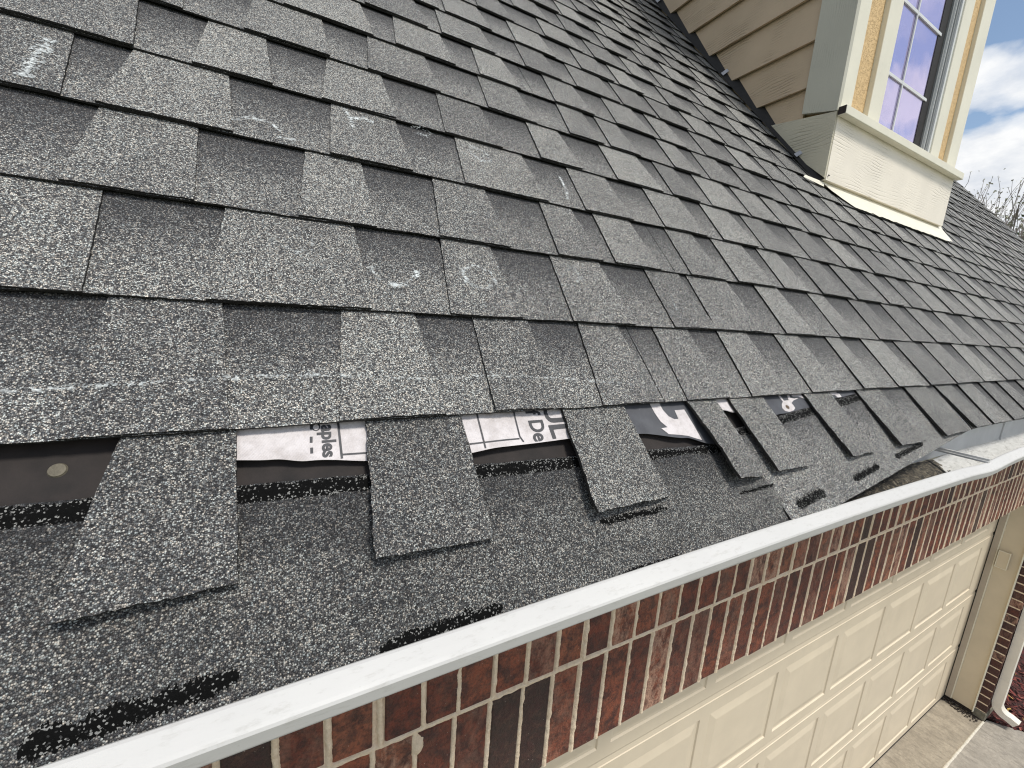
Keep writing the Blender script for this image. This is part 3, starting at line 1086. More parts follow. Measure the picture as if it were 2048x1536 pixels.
def lipdy(x):
    return .002 * math.sin(x * 3.0)


OUT = [(.2845, -.2800), (.2838, -.2765), (.2815, -.2750), (.2790, -.2752), (.2710, -.2785), (.2650, -.2812), (.2628, -.2828), (.2618, -.2850), (.2642, -.2965), (.2650, -.2978),
       (.2672, -.2982), (.2680, -.2990), (.2684, -.3020), (.2700, -.3034), (.2760, -.3090), (.2900, -.3200), (.3000, -.3320), (.3120, -.3460)]
INN = [(.2845, -.2800), (.2820, -.2835), (.2730, -.2860), (.2730, -.2980), (.2920, -.3200), (.3020, -.3320), (.3150, -.3440), (.3220, -.3400), (.3800, -.3120)]
BACK = [(.3800, -.3120), (.3800, -.2360)]


def sweep(name, prof, mat, parent, nx=180, lip=True, smooth=True, off=0.0):
    mb = MB()
    vs = []
    for i in range(nx + 1):
        x = GX0 + (GX1 - GX0) * i / nx
        for (y, z) in prof:
            k = max(0.0, min(1.0, (z + .335) / .03)) if lip else 0.0
            vs.append((x, y + lipdy(x) * k + off, z + lipdz(x) * k))
    n = len(prof)
    mb.add(vs, [(i * n + j, (i + 1) * n + j, (i + 1) * n + j + 1, i * n + j + 1) for i in range(nx) for j in range(n - 1)])
    return mb.build(name, mat, parent, smooth=smooth, recalc=False)


gut = bpy.data.objects.new('gutter', None)
COL.objects.link(gut)
gut.parent = house
gut['label'] = 'white metal gutter along the eave'
sweep('gutter_lip', OUT, M['gutter'], gut, 300, smooth=False)
sweep('gutter_trough', INN, M['gutter_in'], gut, 300)
sweep('gutter_back', BACK, M['gutter_back'], gut, 60, lip=False, smooth=False)
mb = MB()
mb.box((GX0, .384, -.355), (GX1, .395, -.215))
mb.build('fascia_board', M['trim'], house)
# seam rib inside the trough and hanger strap
mb = MB()
for x in (2.02,):
    mb.box((x, .376, -.312), (x + .006, .3792, -.24))
mb.build('gutter_seam', M['gutter_back'], gut)
for x in (1.44, 2.35, 3.2):
    mb = MB()
    za = -.2700
    mb.box((x, .276, za + lipdz(x) - .006), (x + .016, .379, za + lipdz(x) - .001), bev=.0008)
    mb.box((x + .004, .276, za + lipdz(x) - .001), (x + .012, .379, za + lipdz(x) + .004))
    mb.build('hanger_strap', M['gutter'], gut)
# washed-down granules lying in the trough
mb = MB()
vs, nx, ny = [], 120, 10
for i in range(nx + 1):
    x = .2 + 1.45 * i / nx
    for j in range(ny + 1):
        y = .288 + .090 * j / ny
        e = max(0.0, 1 - max(0, x - .95) / .55) ** .7
        fl = -.298 - (y - .273) * 1.17 if y < .302 else (-.332 - (y - .302) * .92 if y < .315 else -.344 + (y - .315) * .49)
        z = fl + .002 + .020 * e * math.sin(math.pi * min(1, .25 + j / ny * .6)) + .007 * noise.noise(Vector((x * 14, y * 60, 0))) * (.3 + e) + .004 * noise.noise(Vector((x * 60, y * 160, 4))) - .007 * (1 - e) ** 2
        vs.append((x, y, z))
mb.add(vs, [(i * (ny + 1) + j, (i + 1) * (ny + 1) + j, (i + 1) * (ny + 1) + j + 1, i * (ny + 1) + j + 1) for i in range(nx) for j in range(ny)])
silt = mb.build('gutter_silt', M['silt'], None, smooth=True, recalc=False)
silt['label'] = 'dark washed down granule silt lying in the white gutter'
silt['category'] = 'silt'
silt['kind'] = 'stuff'

# soffit
mb = MB()
mb.box((GX0, .388, -.372), (5.33, .575, -.360))
mb.box((5.33, .388, -.372), (6.28, 1.62, -.360))
mb.build('soffit', M['soffit'], house)

# ------------------------------------------------------------------ brick wall
YW = .5774
ZJ, ZB = -.7429, -.9866
BP = .0727
bw = bpy.data.objects.new('brick_wall', None)
COL.objects.link(bw)
bw.parent = house
bk = MB()
rb_ = random.Random(5)


def brick(a, b, front='y'):
    t = rb_.random()
    t = rb_.uniform(.34, .9) if rb_.random() < .86 else rb_.uniform(.8, 1)
    if rb_.random() < .07: t = rb_.uniform(0, .12)
    sm = rb_.random() ** 3 * (2.0 if rb_.random() < .55 else .5)
    if a[2] < ZB - .02: t, sm = t * .22, sm * .4  # bricks below the header toned darker: the pier's shade put into their colour
    d = rb_.uniform(-.0015, .0015)
    if front == 'y':
        a = (a[0], a[1] + d, a[2]); b = (b[0], b[1], b[2])
    a = tuple(q_ + rb_.uniform(-.0008, .0014) for q_ in a)
    # irregular, hand-cut faces
    nb0 = len(bk.v)
    bk.box(a, b, 0, .0025, tone=t, smear=min(1, sm))
    for q in range(nb0, len(bk.v)):
        x, y, z = bk.v[q]
        bk.v[q] = (x + jit(z, x, 60, .0012), y + jit(x, z + 4, 40, .0008), z + jit(x, z + 8, 60, .0012))


X0 = .2357
for i in range(-24, 71):
    xa = X0 + i * BP + .0045
    if xa + BP > 5.36: break
    jx = rb_.uniform(-.0012, .0012)
    brick((xa + jx, YW, ZB), (xa + BP - .009 + jx, YW + .09, ZJ - .0045))
    ox = .006 + rb_.uniform(-.0025, .0025) + (.008 if i in (-2, -1) else 0)
    brick((xa + ox, YW, ZJ + .0045), (xa + ox + BP - .0095, YW + .09, ZJ + .244))
# courses above the soldiers under the soffit
brick_z = ZJ + .254
# pier right of the garage door: stretchers up to the header
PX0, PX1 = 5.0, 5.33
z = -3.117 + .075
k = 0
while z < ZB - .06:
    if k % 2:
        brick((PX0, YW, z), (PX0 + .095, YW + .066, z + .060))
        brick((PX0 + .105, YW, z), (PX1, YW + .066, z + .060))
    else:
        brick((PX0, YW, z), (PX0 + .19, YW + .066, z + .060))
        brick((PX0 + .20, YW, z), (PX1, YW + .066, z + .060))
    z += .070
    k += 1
# brick left of the garage door
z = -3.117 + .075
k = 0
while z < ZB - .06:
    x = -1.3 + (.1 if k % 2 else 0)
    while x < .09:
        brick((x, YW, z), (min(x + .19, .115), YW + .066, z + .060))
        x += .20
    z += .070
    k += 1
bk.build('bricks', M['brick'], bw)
mo = MB()
nb0 = len(mo.v)
mo.box((-1.5, YW + .004, ZB + .003), (5.345, YW + .085, ZJ + .245))
mo.box((PX0 + .004, YW + .005, -3.1), (PX1 - .004, YW + .062, ZB + .002))
mo.box((-1.5, YW + .005, -3.1), (.11, YW + .062, ZB + .002))
mo.box((-1.5, YW + .09, -3.12), (.10, YW + .3, -.36))
mo.box((PX1 - .02, YW + .07, -3.12), (PX1 - .005, 1.6, -.37))
mo.build('mortar', M['mortar'], bw)
# raised ragged mortar beads along the joints
mj = MB()


def bead(p0, p1, r, n):
    vs = []
    d = Vector(p1) - Vector(p0)
    side = Vector((1, 0, 0)) if abs(d.z) > abs(d.x) else Vector((0, 0, 1))
    for i in range(n + 1):
        s = i / n
        c = Vector(p0) + d * s
        q = c.x * 70 + c.z * 70
        rr = r * (1 + .38 * noise.noise(Vector((q, 0, 1))) + .35 * noise.noise(Vector((q * 4.3, 5, 1))))
        off = r * .45 * noise.noise(Vector((q * .6, 3, 7)))
        out = .0035 + .0022 * noise.noise(Vector((q * .9, 9, 2)))
        for (a, o) in ((-1.15, -.004), (-.6, out * .6), (0, out * .8), (.6, out * .6), (1.15, -.004)):
            pp = c + side * (a * rr + off)
            vs.append((pp.x, YW + .001 - o, pp.z))
    mj.add(vs, [(i * 5 + k, i * 5 + k + 1, i * 5 + k + 6, i * 5 + k + 5) for i in range(n) for k in range(4)])


for i in range(-4, 72):
    xa = X0 + i * BP
    if xa > 5.34: break
    n = 80 if xa < 1.4 else 16
    bead((xa, 0, ZB + .002), (xa, 0, ZJ), .0056, n)
    bead((xa + .006 + (.008 if i in (-2, -1) else 0), 0, ZJ), (xa + .006, 0, ZJ + .24), .0056, n)
bead((-.1, 0, ZJ), (1.4, 0, ZJ), .0058, 420)
bead((1.4, 0, ZJ), (5.34, 0, ZJ), .0058, 200)
# the lump of squeezed-out mortar near the left
vs = []
for j in range(9):
    for i in range(9):
        a, b = i / 8 * 2 - 1, j / 8 * 2 - 1
        rr = math.hypot(a, b)
        x, zc = X0 - BP + .004 + a * .011, ZJ - .030 + b * .022
        o = .009 * max(0, 1 - rr * rr) + .002 * noise.noise(Vector((x * 300, zc * 300, 0)))
        vs.append((x + .002 * noise.noise(Vector((zc * 200, 0, 3))), YW - o, zc))
mj.add(vs, [(j * 9 + i, j * 9 + i + 1, (j + 1) * 9 + i + 1, (j + 1) * 9 + i) for j in range(8) for i in range(8)])
mj.build('mortar_joints', M['mortar'], bw, smooth=True, recalc=False)

# steel lintel underside and jamb head
mb = MB()
mb.box((.10, YW + .012, ZB - .006), (5.0, YW + .24, ZB - .0005))
mb.build('door_head', M['jamb'], house)

# ------------------------------------------------------------------ garage door
YG = .819
gd = bpy.data.objects.new('garage_door', None)
COL.objects.link(gd)
gd.parent = house
gd['label'] = 'cream raised panel garage door'
SH = .533
PP = .560
for sidx in range(4):
    zb_ = -3.117 + sidx * SH
    zt = zb_ + SH - .004
    mb = MB()
    xs = [.10, 4.995]
    # panels
    pan = []
    k = 0
    while 4.33 - k * PP > .12:
        pan.append(4.33 - k * PP)
        k += 1
    pan.sort()
    za, zc = zb_ + .115, zb_ + .395

    def q(a, b, c, d, mi=0):
        mb.add([a, b, c, d], [(0, 1, 2, 3)], mi)
    # face with holes: rails, then stiles
    q((.10, YG, zb_ + .012), (4.995, YG, zb_ + .012), (4.995, YG, za - .05), (.10, YG, za - .05))
    q((.10, YG, zc + .05), (4.995, YG, zc + .05), (4.995, YG, zt - .022), (.10, YG, zt - .022))
    edges = [.10]
    for p in pan:
        edges += [p - .05, p + .40 + .05]
    edges.append(4.995)
    for a, b in zip(edges[0::2], edges[1::2]):
        if b > a:
            q((a, YG, za - .05), (b, YG, za - .05), (b, YG, zc + .05), (a, YG, zc + .05))
    for p in pan:
        # nested rectangles: groove, raised bevel, field
        loops = []
        for (m, y) in ((.05, YG), (.046, YG + .006), (.036, YG + .0068), (.0, YG - .001), (-.004, YG - .0012)):
            loops.append([(p - m, y, za - m), (p + .40 + m, y, za - m), (p + .40 + m, y, zc + m), (p - m, y, zc + m)])
        vs = [v for L in loops for v in L]
        fs = []
        for L in range(len(loops) - 1):
            for i in range(4):
                j = (i + 1) % 4
                fs.append((L * 4 + i, L * 4 + j, L * 4 + 4 + j, L * 4 + 4 + i))
        e = (len(loops) - 1) * 4
        fs.append((e, e + 1, e + 2, e + 3))
        mb.add(vs, fs)
    # tongue-and-groove lips top and bottom
    q((.10, YG, zt - .022), (4.995, YG, zt - .022), (4.995, YG + .003, zt - .020), (.10, YG + .003, zt - .020))
    q((.10, YG + .003, zt - .020), (4.995, YG + .003, zt - .020), (4.995, YG + .006, zt + .004), (.10, YG + .006, zt + .004))
    q((.10, YG + .003, zb_), (4.995, YG + .003, zb_), (4.995, YG, zb_ + .012), (.10, YG, zb_ + .012))
    q((.10, YG + .045, zb_), (4.995, YG + .045, zb_), (4.995, YG + .003, zb_), (.10, YG + .003, zb_))
    mb.box((.10, YG + .014, zb_ + .001), (4.995, YG + .05, zt))
    mb.build('door_section', M['door'], gd, recalc=False)
mb = MB()
mb.box((.10, YG - .002, -3.119), (4.995, YG + .04, -3.112))
mb.build('door_seal', M['rubber'], gd)

# jamb return right of the door
jb = bpy.data.objects.new('door_jamb', None)
COL.objects.link(jb)
jb.parent = house
mb = MB()
mb.box((4.985, .780, -3.088), (5.05, .813, ZB - .007))
mb.build('door_stop', M['jamb_lilac'], jb)
mb = MB()
mb.box((4.992, YG + .0, -3.10), (5.06, YG + .05, ZB - .007))
mb.build('weather_gap', M['rubber'], jb)
mb = MB()
mb.box((4.994, .648, -3.088), (5.05, .7795, ZB - .007), bev=.002)
mb.build('jamb_board', M['jamb'], jb)
mb = MB()
mb.box((4.978, .640, -3.088), (5.02, .6475, ZB - .007), bev=.001)
mb.box((4.984, .7722, -3.088), (4.9935, .7795, ZB - .007), bev=.001)
mb.build('jamb_bead', M['trim'], jb)
mb = MB()
mb.box((4.9995, YW + .068, -3.117), (5.10, .819, -3.0885))
mb.build('jamb_foot', M['debris'], jb)
mb = MB()
mb.box((4.966, .700, -1.785), (4.9935, .765, -1.640), bev=.004)
sw = mb.build('switch_box', M['jamb'], jb, label='small beige box mounted on the jamb board')
mb = MB()
for a_, b_ in (((4.9625, .7005, -1.7845), (4.9655, .7045, -1.6405)), ((4.9625, .7605, -1.7845), (4.9655, .7645, -1.6405)), ((4.9625, .7048, -1.7845), (4.9655, .7602, -1.7805)), ((4.9625, .7048, -1.6445), (4.9655, .7602, -1.6405))):
    mb.box(a_, b_)
mb.build('cover_rim', M['trim'], jb)
mb = MB()
mb.box((4.994, YW - .004, -3.117), (PX1, YW + .066, -3.117 + .066), bev=.004)
mb.build('footing_block', M['block'], bw)
# left jamb
mb = MB()
mb.box((.08, .648, -3.088), (.099, .86, ZB - .007))
mb.build('jamb_board', M['jamb'], jb)

# downspout
ds = bpy.data.objects.new('downspout', None)
COL.objects.link(ds)
ds.parent = house
ds['label'] = 'white downspout beside the garage door pier'
DX, DY, DW, DD = 5.030, .574, .070, .052


def ribprof(w_, d_):
    """corrugated rectangular section in (x,y), origin at the wall-side left corner"""
    p = []
    for i in range(7):
        p.append((w_ * i / 6, 0))
    for i in range(1, 5):
        p.append((w_, -d_ * i / 4))
    for i in range(1, 13):
        x = w_ * (1 - i / 12)
        p.append((x, -d_ + (.004 if i % 3 == 1 or i % 3 == 2 else 0)))
    for i in range(1, 4):
        p.append((0, -d_ * (1 - i / 4)))
    return p


def pipe(path, name, mat, parent, w_=DW, d_=DD, flare=0):
    """path: list of (origin, xaxis, yaxis) frames"""
    pr = ribprof(w_, d_)
    mb = MB()
    vs = []
    for (o, xa, ya) in path:
        for (a, b) in pr:
            vs.append(Vector(o) + Vector(xa) * a + Vector(ya) * b)
    n = len(pr)
    mb.add(vs, [(i * n + j, i * n + (j + 1) % n, (i + 1) * n + (j + 1) % n, (i + 1) * n + j) for i in range(len(path) - 1) for j in range(n)])
    return mb.build(name, mat, parent, smooth=False)


xa = (1, 0, 0)
pipe([((DX, DY, -.40), xa, (0, 1, 0)), ((DX, DY, -2.72), xa, (0, 1, 0))], 'pipe', M['spout'], ds)
pipe([((DX - .002, DY + .001, -2.70), xa, (0, 1, 0)), ((DX - .002, DY + .001, -2.93), xa, (0, 1, 0))], 'pipe_sleeve', M['spout'], ds, DW + .004, DD + .003)
path = []
for i in range(11):
    a = R_(62) * i / 10
    # bend about an axis parallel to X, away from the wall
    cy_, cz_ = DY - DD - .10, -2.92
    r = .10 + DD
    o = (DX + .0 + .05 * (i / 10) ** 2, cy_ + r * math.cos(a), cz_ - r * math.sin(a))
    path.append((o, xa, (0, math.cos(a), -math.sin(a))))
a = R_(62)
o = Vector(path[-1][0])
dr = Vector((.28, -math.sin(a), -math.cos(a)))
path.append((o + dr * .055, xa, (0, math.cos(a), -math.sin(a))))
pipe(path, 'elbow', M['spout'], ds)
mb = MB()
mb.box((DX - .012, DY - .056, -1.60), (DX + .082, DY + .002, -1.575))
mb.build('pipe_strap', M['spout'], ds)

# recessed side wall of the house beyond the pier, and the body behind the roof
mb = MB()
mb.box((5.335, 1.6, -3.15), (6.2, 1.7, -.37))
mb.build('side_wall', M['plaster'], house)
mb = MB()
mb.box((6.1, 1.7, -3.15), (6.2, 7.0, -.37))
mb.build('side_wall', M['plaster'], house)
mb = MB()
mb.box((-1.3, .9, -3.15), (-1.2, 7.0, -.37))
mb.build('side_wall', M['plaster'], house)

# ------------------------------------------------------------------ dormer
def roofz(y):
    return ZR + (y - YR) * ST / CT


DT = 2.9
dw = MB()
dw.box((DORMX0 + .03, YD + .035, .55), (DORMX1 - .03, YD + .05, .895))    # front sheathing round the window
dw.box((DORMX0 + .03, YD + .035, .895), (2.285, YD + .05, DT))
dw.box((2.865, YD + .035, .895), (DORMX1 - .03, YD + .05, DT))
dw.box((2.285, YD + .035, 2.21), (2.865, YD + .05, DT))
dw.box((2.20, YD + .09, .85), (2.95, YD + .10, 2.3))
ytop = YR + (DT - ZR) * CT / ST
vs = []
for x in (DORMX0 + .018, DORMX0 + .028):
    vs += [(x, YD + .02, .62), (x, YD + .02, DT), (x, ytop + .1, DT)]
dw.add(vs, [(0, 1, 2), (5, 4, 3), (0, 3, 4, 1)])
vs = []
for x in (DORMX1 - .028, DORMX1 - .018):
    vs += [(x, YD + .02, .62), (x, YD + .02, DT), (x, ytop + .1, DT)]
dw.add(vs, [(0, 1, 2), (5, 4, 3), (0, 3, 4, 1)])
dorm = dw.build('dormer', M['stucco'], house)

sd_ = MB()
EXS = .183
zl = 1.022 - EXS * 2
k = 0
while zl < DT:
    z0_, z1_ = zl, zl + EXS + .012
    ys = YD + .140
    for x_in in (DORMX0,):
        # board: butt edge proud at the bottom, tucked in at the top, cut along the roof
        yb0, yb1 = YR + (z0_ + .075 - ZR) * CT / ST, YR + (z1_ + .075 - ZR) * CT / ST
        if yb1 > ys:
            ya0 = ys
            pts = []
            lo = max(ys, yb0)
            vs = [(x_in - .012, ys, z0_), (x_in - .012, max(ys + .001, yb0), z0_), (x_in + .008, yb1, z1_), (x_in + .008, ys, z1_)]
            if yb0 < ys:
                zc_ = ZR + (ys - YR) * ST / CT - .075
                g = (zc_ - z0_) / (z1_ - z0_)
                vs = [(x_in - .012 + .020 * g, ys, zc_), (x_in - .012 + .020 * g, ys + .001, zc_), (x_in + .008, yb1, z1_), (x_in + .008, ys, z1_)]
            n0 = len(vs)
            back = [(x + .012, y, zz2) for (x, y, zz2) in vs]
            sd_.add(vs + back, [(0, 3, 2, 1), (4, 5, 6, 7), (0, 1, 5, 4), (1, 2, 6, 5), (2, 3, 7, 6), (3, 0, 4, 7)])
    zl += EXS
sd_.build('lap_siding', M['siding'], dorm)
# side skirt board and upright corner board on the shaded side
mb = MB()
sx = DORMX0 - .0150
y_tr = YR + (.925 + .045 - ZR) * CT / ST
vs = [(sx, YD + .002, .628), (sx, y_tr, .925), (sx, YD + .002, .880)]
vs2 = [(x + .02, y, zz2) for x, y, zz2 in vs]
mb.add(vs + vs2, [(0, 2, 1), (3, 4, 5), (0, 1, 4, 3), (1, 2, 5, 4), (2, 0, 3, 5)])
mb.build('side_skirt_board', M['trim_side_shade'], dorm)
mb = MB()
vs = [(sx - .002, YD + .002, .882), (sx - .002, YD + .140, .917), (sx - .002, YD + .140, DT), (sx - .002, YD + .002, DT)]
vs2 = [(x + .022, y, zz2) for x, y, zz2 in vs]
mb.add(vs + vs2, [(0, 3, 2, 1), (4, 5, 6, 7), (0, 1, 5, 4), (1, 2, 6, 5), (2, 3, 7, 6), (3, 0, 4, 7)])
mb.build('side_corner_board', M['trim_up_shade'], dorm)
# front boards
SB0, SB1 = DORMX0 - .004, DORMX1 + .012
mb = MB()
vs = []
for y in (YD, YD + .03):
    vs += [(SB0, y, .622), (SB1, y, .622), (SB1, y, .866), (SB0, y, .866)]
mb.add(vs, [(0, 1, 2, 3), (7, 6, 5, 4), (0, 4, 5, 1), (1, 5, 6, 2), (2, 6, 7, 3), (3, 7, 4, 0)])
mb.build('skirt_board', M['trim_grain'], dorm, label='broad cream wood grained board below the dormer sill')
mb = MB()
mb.box((SB0 - .008, YD - .030, .862), (SB1 + .022, YD - .001, .895), bev=.002)
mb.box((SB0 + .006, YD - .001, .8665), (SB1, YD + .03, .8948))
mb.build('sill', M['trim'], dorm)
mb = MB()
mb.box((SB0 - .0095, YD - .029, .864), (SB0 - .0078, YD - .002, .893))
mb.build('sill_end_stain', M['debris'], dorm)
for (a, b, y) in ((1.963, 2.052, YD + .004), (3.075, 3.190, YD + .004)):
    mb = MB()
    mb.box((a, y, .896), (b, y + .028, DT), bev=.0015)
    mb.build('corner_board', M['trim'], dorm)
mb = MB()
mb.box((2.052, YD + .022, .8955), (3.075, YD + .034, .90))
for (a, b) in ((2.052, 2.20), (2.93, 3.075)):
    mb.box((a, YD + .022, .896), (b, YD + .034, DT))
mb.build('stucco_panel', M['stucco'], dorm)
win = bpy.data.objects.new('window', None)
COL.objects.link(win)
win.parent = house
win['label'] = 'tall purple tinted dormer window with white grille'
WX0, WX1 = 2.292, 2.858
for (a, b) in ((2.190, WX0), (WX1, 2.955)):
    mb = MB()
    mb.box((a, YD + .002, .896), (b, YD + .034, 2.30), bev=.0015)
    mb.build('casing', M['trim'], win)
mb = MB()
mb.box((2.190, YD + .002, 2.20), (2.955, YD + .034, 2.30))
mb.build('casing', M['trim'], win)
mb = MB()   # stepped vinyl tracks at the right jamb and slim ones elsewhere
mb.box((WX1 - .018, YD + .008, .896), (WX1, YD + .085, 2.2), 0)
mb.box((WX1 - .033, YD + .015, .896), (WX1 - .0185, YD + .085, 2.2), 1)
mb.box((WX1 - .039, YD + .020, .896), (WX1 - .0335, YD + .085, 2.2), 0)
mb.box((WX1 - .056, YD + .026, .896), (WX1 - .0395, YD + .085, 2.2), 1)
mb.box((WX0, YD + .028, .896), (WX0 + .006, YD + .085, 2.2), 0)
mb.box((WX0, YD + .028, .896), (WX1, YD + .085, .902), 0)
mb.build('frame', [M['vinyl'], M['vinyl_grey']], win)
mb = MB()
mb.add([(WX0, YD + .036, .896), (WX1 - .05, YD + .036, .896), (WX1 - .05, YD + .036, 2.2), (WX0, YD + .036, 2.2)], [(0, 1, 2, 3)])
mb.build('pane', M['glass'], win, recalc=False)
mb = MB()
mb.box((2.738, YD + .033, .896), (WX1 - .0565, YD + .0355, 2.2))  # black strip standing in for the dark reflection at the glass edge
mb.build('dark_reflection', M['rubber'], win)
mb = MB()
gz = 1.150
zs = []
while gz < 2.15:
    zs.append(gz)
    gz += .283
for g in zs:
    mb.box((WX0 + .006, YD + .0300, g - .006), (2.760, YD + .0353, g + .006))
mb.box((2.492, YD + .0295, .903), (2.500, YD + .0350, 2.19))
mb.build('grille', M['vinyl'], win)
# dormer roof overhang
mb = MB()
vs = []
xm = (DORMX0 + DORMX1) / 2
for y in (YD - .25, ytop + .9):
    vs += [(DORMX0 - .16, y, DT - .05), (xm, y, DT + .62), (DORMX1 + .16, y, DT - .05), (DORMX0 - .16, y, DT - .09), (xm, y, DT + .56), (DORMX1 + .16, y, DT - .09)]
mb.add(vs, [(0, 1, 7, 6), (1, 2, 8, 7), (3, 9, 10, 4), (4, 10, 11, 5), (0, 3, 4, 1), (1, 4, 5, 2), (6, 7, 10, 9), (7, 8, 11, 10), (0, 6, 9, 3), (2, 5, 11, 8)], tone=.5, band=0.)
mb.build('dormer_roof', M['gran'], dorm)
mb = MB()
mb.add([(DORMX0, YD + .02, DT), (DORMX1, YD + .02, DT), (xm, YD + .02, DT + .56), (DORMX0, YD + .05, DT), (DORMX1, YD + .05, DT), (xm, YD + .05, DT + .56)], [(0, 1, 2), (5, 4, 3)])
mb.build('dormer_gable', M['stucco'], dorm)


# apron flashing below the skirt
mb = MB()
top, n = [], 60
vs = []
FX0, FX1 = 1.975, 3.25
for i in range(n + 1):
    s = i / n
    x = FX0 + (FX1 - FX0) * s
    vb_ = .858 + .010 * noise.noise(Vector((x * 22, 0, 0))) + .0035 * noise.noise(Vector((x * 90, 0, 5)))
    if s < .12: vb_ += .115 * (1 - s / .12) ** 1.2
    if s > .93: vb_ += .012 * (s - .93) / .07
    vs += [RP(x, vb_, .0035), RP(x, (vb_ + .95) / 2, .006), RP(x, .955, .009), (x, YD + .045, roofz(YD + .045) + .03)]
mb.add(vs, [(i * 4 + j, (i + 1) * 4 + j, (i + 1) * 4 + j + 1, i * 4 + j + 1) for i in range(n) for j in range(3)])
mb.build('apron_flashing', M['flash'], dorm, recalc=False)
mb = MB()
vs = [RP(1.83, .965, .004), RP(1.965, .945, .004), RP(1.975, .965, .012), RP(1.86, .985, .006)]
mb.add(vs, [(0, 1, 2, 3)])
mb.build('flashing_tab', M['flash'], dorm, recalc=False)
# dark gap and step flashing where the side wall meets the shingles
mb = MB()
va, vb2 = .97, 3.6
for i in range(40):
    a, b = va + (vb2 - va) * i / 40, va + (vb2 - va) * (i + 1) / 40
    vs = [RP(DORMX0 - .026, a, .001), RP(DORMX0 - .026, b, .001), RP(DORMX0 + .01, b, .040), RP(DORMX0 + .01, a, .040)]
    mb.add(vs, [(0, 1, 2, 3)])
mb.build('wall_gap', M['asphalt'], dorm, recalc=False)
for v, ln in ((1.13, .022), (1.80, .024), (2.62, .030)):
    sf_ = MB()
    a = Vector(RP(DORMX0 - .027, v, .008)); b = Vector(RP(DORMX0 - .027, v + ln, .008))
    c = Vector(RP(DORMX0 - .012, v + ln * .9, .034)); d = Vector(RP(DORMX0 - .012, v, .034))
    sf_.add([a, b, c, d], [(0, 1, 2, 3)])
    sf_.build('step_flashing', M['stepflash'], dorm, recalc=False)

# ------------------------------------------------------------------ ground
GZ = -3.117
mb = MB()
mb.box((-1500, -1500, GZ - .20), (1500, 1500, GZ - .085))
structure(mb.build('ground', M['lawn']))
mb = MB()
mb.add([(-1.5, YW + .004, GZ - .008), (5.06, YW + .004, GZ - .008), (5.06, YG + .2, GZ), (-1.5, YG + .2, GZ),
        (-1.5, YW + .004, GZ - .15), (5.06, YW + .004, GZ - .15), (5.06, YG + .2, GZ - .15), (-1.5, YG + .2, GZ - .15)],
       [(0, 1, 2, 3), (0, 4, 5, 1), (1, 5, 6, 2)])
structure(mb.build('garage_floor', M['slab']))
mb = MB()
mb.add([(-1.5, -9, GZ - .12), (6.2, -9, GZ - .12), (5.42, .10, GZ - .016), (5.20, .40, GZ - .012), (5.05, YW - .006, GZ - .010), (-1.5, YW - .006, GZ - .010),
        (-1.5, -9, GZ - .3), (6.2, -9, GZ - .3), (5.42, .10, GZ - .3), (5.20, .40, GZ - .3), (5.05, YW - .006, GZ - .3), (-1.5, YW - .006, GZ - .3)],
       [(0, 1, 2, 3, 4, 5), (1, 7, 8, 2), (2, 8, 9, 3), (3, 9, 10, 4)])
structure(mb.build('driveway', M['drive']))
mb = MB()
vs = []
nj = 120
for i in range(nj + 1):
    x = 5.0 - 4.5 * i / nj
    wv = .009 + .003 * noise.noise(Vector((x * 12, 0, 0)))
    o_ = .003 * noise.noise(Vector((x * 7, 3, 0)))
    vs += [(x, YW - wv + o_, GZ - .012), (x, YW - wv * .4 + o_, GZ - .004), (x, YW + wv * .5 + o_, GZ - .003), (x, YW + wv + o_, GZ - .011)]
mb.add(vs, [(i * 4 + k, i * 4 + k + 1, i * 4 + k + 5, i * 4 + k + 4) for i in range(nj) for k in range(3)])
structure(mb.build('expansion_joint', M['joint'], smooth=True))

# mulch bed: chips
mb = MB()
rm = random.Random(3)


def bed_z(x, y):
    return GZ - .010 + .02 * noise.noise(Vector((x * 3, y * 3, 0)))


vs, nxx, nyy = [], 60, 50
for i in range(nxx + 1):
    for j in range(nyy + 1):
        x = 5.08 + 8 * (i / nxx) ** 1.6
        y = -1.8 + 6.0 * j / nyy
        xe = 5.05 + max(0, (YW - y)) * .80
        x = max(x, xe)
        vs.append((x, y, bed_z(x, y) - .012))
mb.add(vs, [(i * (nyy + 1) + j, (i + 1) * (nyy + 1) + j, (i + 1) * (nyy + 1) + j + 1, i * (nyy + 1) + j + 1) for i in range(nxx) for j in range(nyy)], 0, tone=.12)
for _ in range(15000):
    x = 5.06 + 6.0 * rm.random() ** 1.5
    y = rm.uniform(-.6, 2.2)
    if x < 5.06 + max(0, (YW - y)) * .80 or (x < 6.2 and y > 1.58) or (x < 5.36 and y > YW - .02):
        continue
    L, W_ = rm.uniform(.02, .06), rm.uniform(.006, .018)
    a = rm.uniform(0, 6.28)
    tl = rm.uniform(-.5, .5)
    c = Vector((x, y, bed_z(x, y) + rm.uniform(-.006, .016)))
    d = Vector((math.cos(a), math.sin(a), tl)) * L / 2
    s_ = Vector((-math.sin(a), math.cos(a), rm.uniform(-.5, .5))) * W_ / 2
    t = rm.random() ** 1.3 * .8
    if rm.random() < .03: t = 1.0
    mb.add([c - d - s_, c + d - s_, c + d + s_, c - d + s_], [(0, 1, 2, 3)], 0, tone=t)
mul = mb.build('mulch', M['mulch'], None, recalc=False)
mul['kind'] = 'stuff'
mul['label'] = 'red bark mulch bed beside the downspout'
mul['category'] = 'mulch'

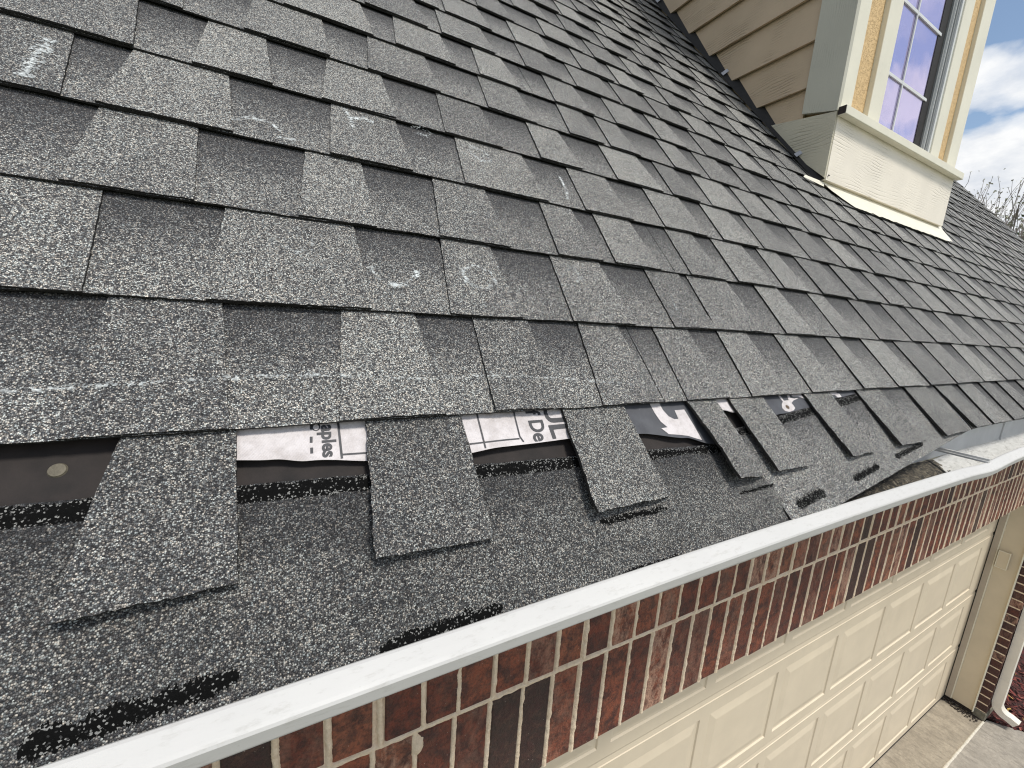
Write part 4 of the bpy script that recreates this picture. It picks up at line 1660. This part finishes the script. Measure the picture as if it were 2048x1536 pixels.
# crumbs of dirt under the jamb
mb = MB()
for _ in range(260):
    y = rm.uniform(.60, .83)
    x = 4.99 - rm.random() ** 2 * (.05 + .06 * max(0, (.80 - y) / .2))
    r = rm.uniform(.002, .007)
    vs = [(x + r * a, y + r * b, GZ - .002 + max(0, r * c)) for a, b, c in ((1, 0, 0), (-1, 0, 0), (0, 1, 0), (0, -1, 0), (0, 0, 1.2))]
    mb.add(vs, [(0, 2, 4), (2, 1, 4), (1, 3, 4), (3, 0, 4)])
deb = mb.build('dirt', M['debris'], None)
deb['kind'] = 'stuff'
deb['label'] = 'dark crumbs of dirt under the garage door jamb'
deb['category'] = 'dirt'


# ------------------------------------------------------------------ trees beyond the rake
def tree(name, label, cat, x, y, height, spread, seed, bare=True, group=None):
    rg = random.Random(seed)
    t = thing(name, label, cat, (0, 0, 0), group)
    tb, cr = MB(), MB()
    base = Vector((x, y, GZ - .05))

    def limb(a, b, r0, r1):
        d = (b - a).normalized()
        s = d.orthogonal().normalized()
        q = d.cross(s)
        n = 6 if r0 > .02 else 3
        vs = [a + (s * math.cos(k * 6.283 / n) + q * math.sin(k * 6.283 / n)) * r0 for k in range(n)] + \
             [b + (s * math.cos(k * 6.283 / n) + q * math.sin(k * 6.283 / n)) * r1 for k in range(n)]
        tb.add(vs, [(k, (k + 1) % n, n + (k + 1) % n, n + k) for k in range(n)])

    def leaf(p, sz):
        a = Vector((rg.gauss(0, 1), rg.gauss(0, 1), rg.gauss(0, 1))).normalized()
        b = a.orthogonal().normalized()
        c = a.cross(b)
        cr.add([p - b * sz, p + c * sz * .6, p + b * sz, p - c * sz * .6], [(0, 1, 2, 3)])

    def grow(a, d, L, r, lev):
        steps = 3
        p = a
        for s in range(steps):
            d = (d + Vector((rg.gauss(0, .12), rg.gauss(0, .12), .06))).normalized()
            q = p + d * L / steps
            limb(p, q, r * (1 - s / steps * .4), r * (1 - (s + 1) / steps * .4))
            p = q
            if lev > 0 and (s > 0 or lev < 4):
                for _ in range(2 if lev > 1 or bare else 3):
                    nd = (d + Vector((rg.gauss(0, .38), rg.gauss(0, .38), rg.gauss(.25, .2))) * (spread)).normalized()
                    grow(p, nd, L * rg.uniform(.55, .75), r * .5, lev - 1)
            if lev <= 1:
                for _ in range(1 if bare else 5):
                    leaf(p + Vector((rg.gauss(0, 1), rg.gauss(0, 1), rg.gauss(0, 1))) * (.05 if bare else .16), (.018 if bare else .05) * rg.uniform(.6, 1.4))
        if lev == 0:
            leaf(p, .03 if bare else .06)
    top = base + Vector((0, 0, height * .38))
    limb(base, top, .16, .10)
    for _ in range(7 if bare else 7):
        grow(top, Vector((rg.gauss(0, .45), rg.gauss(0, .45), 1)).normalized(), height * .30, .045, 3)
    tb.build('trunk', M['bark'], t, recalc=False)
    cr.build('crown', M['bud'] if bare else M['dark_leaf'], t, recalc=False)
    return t


tree('budding_tree', 'bare budding tree behind the far roof edge, thin upright twigs against cloud', 'tree', 13.0, 3.45, 6.0, 1.0, 11)
tree('leafy_tree', 'green leafy tree low behind the far roof edge at the right frame edge', 'tree', 15.6, 3.35, 5.6, 1.1, 5, bare=False)
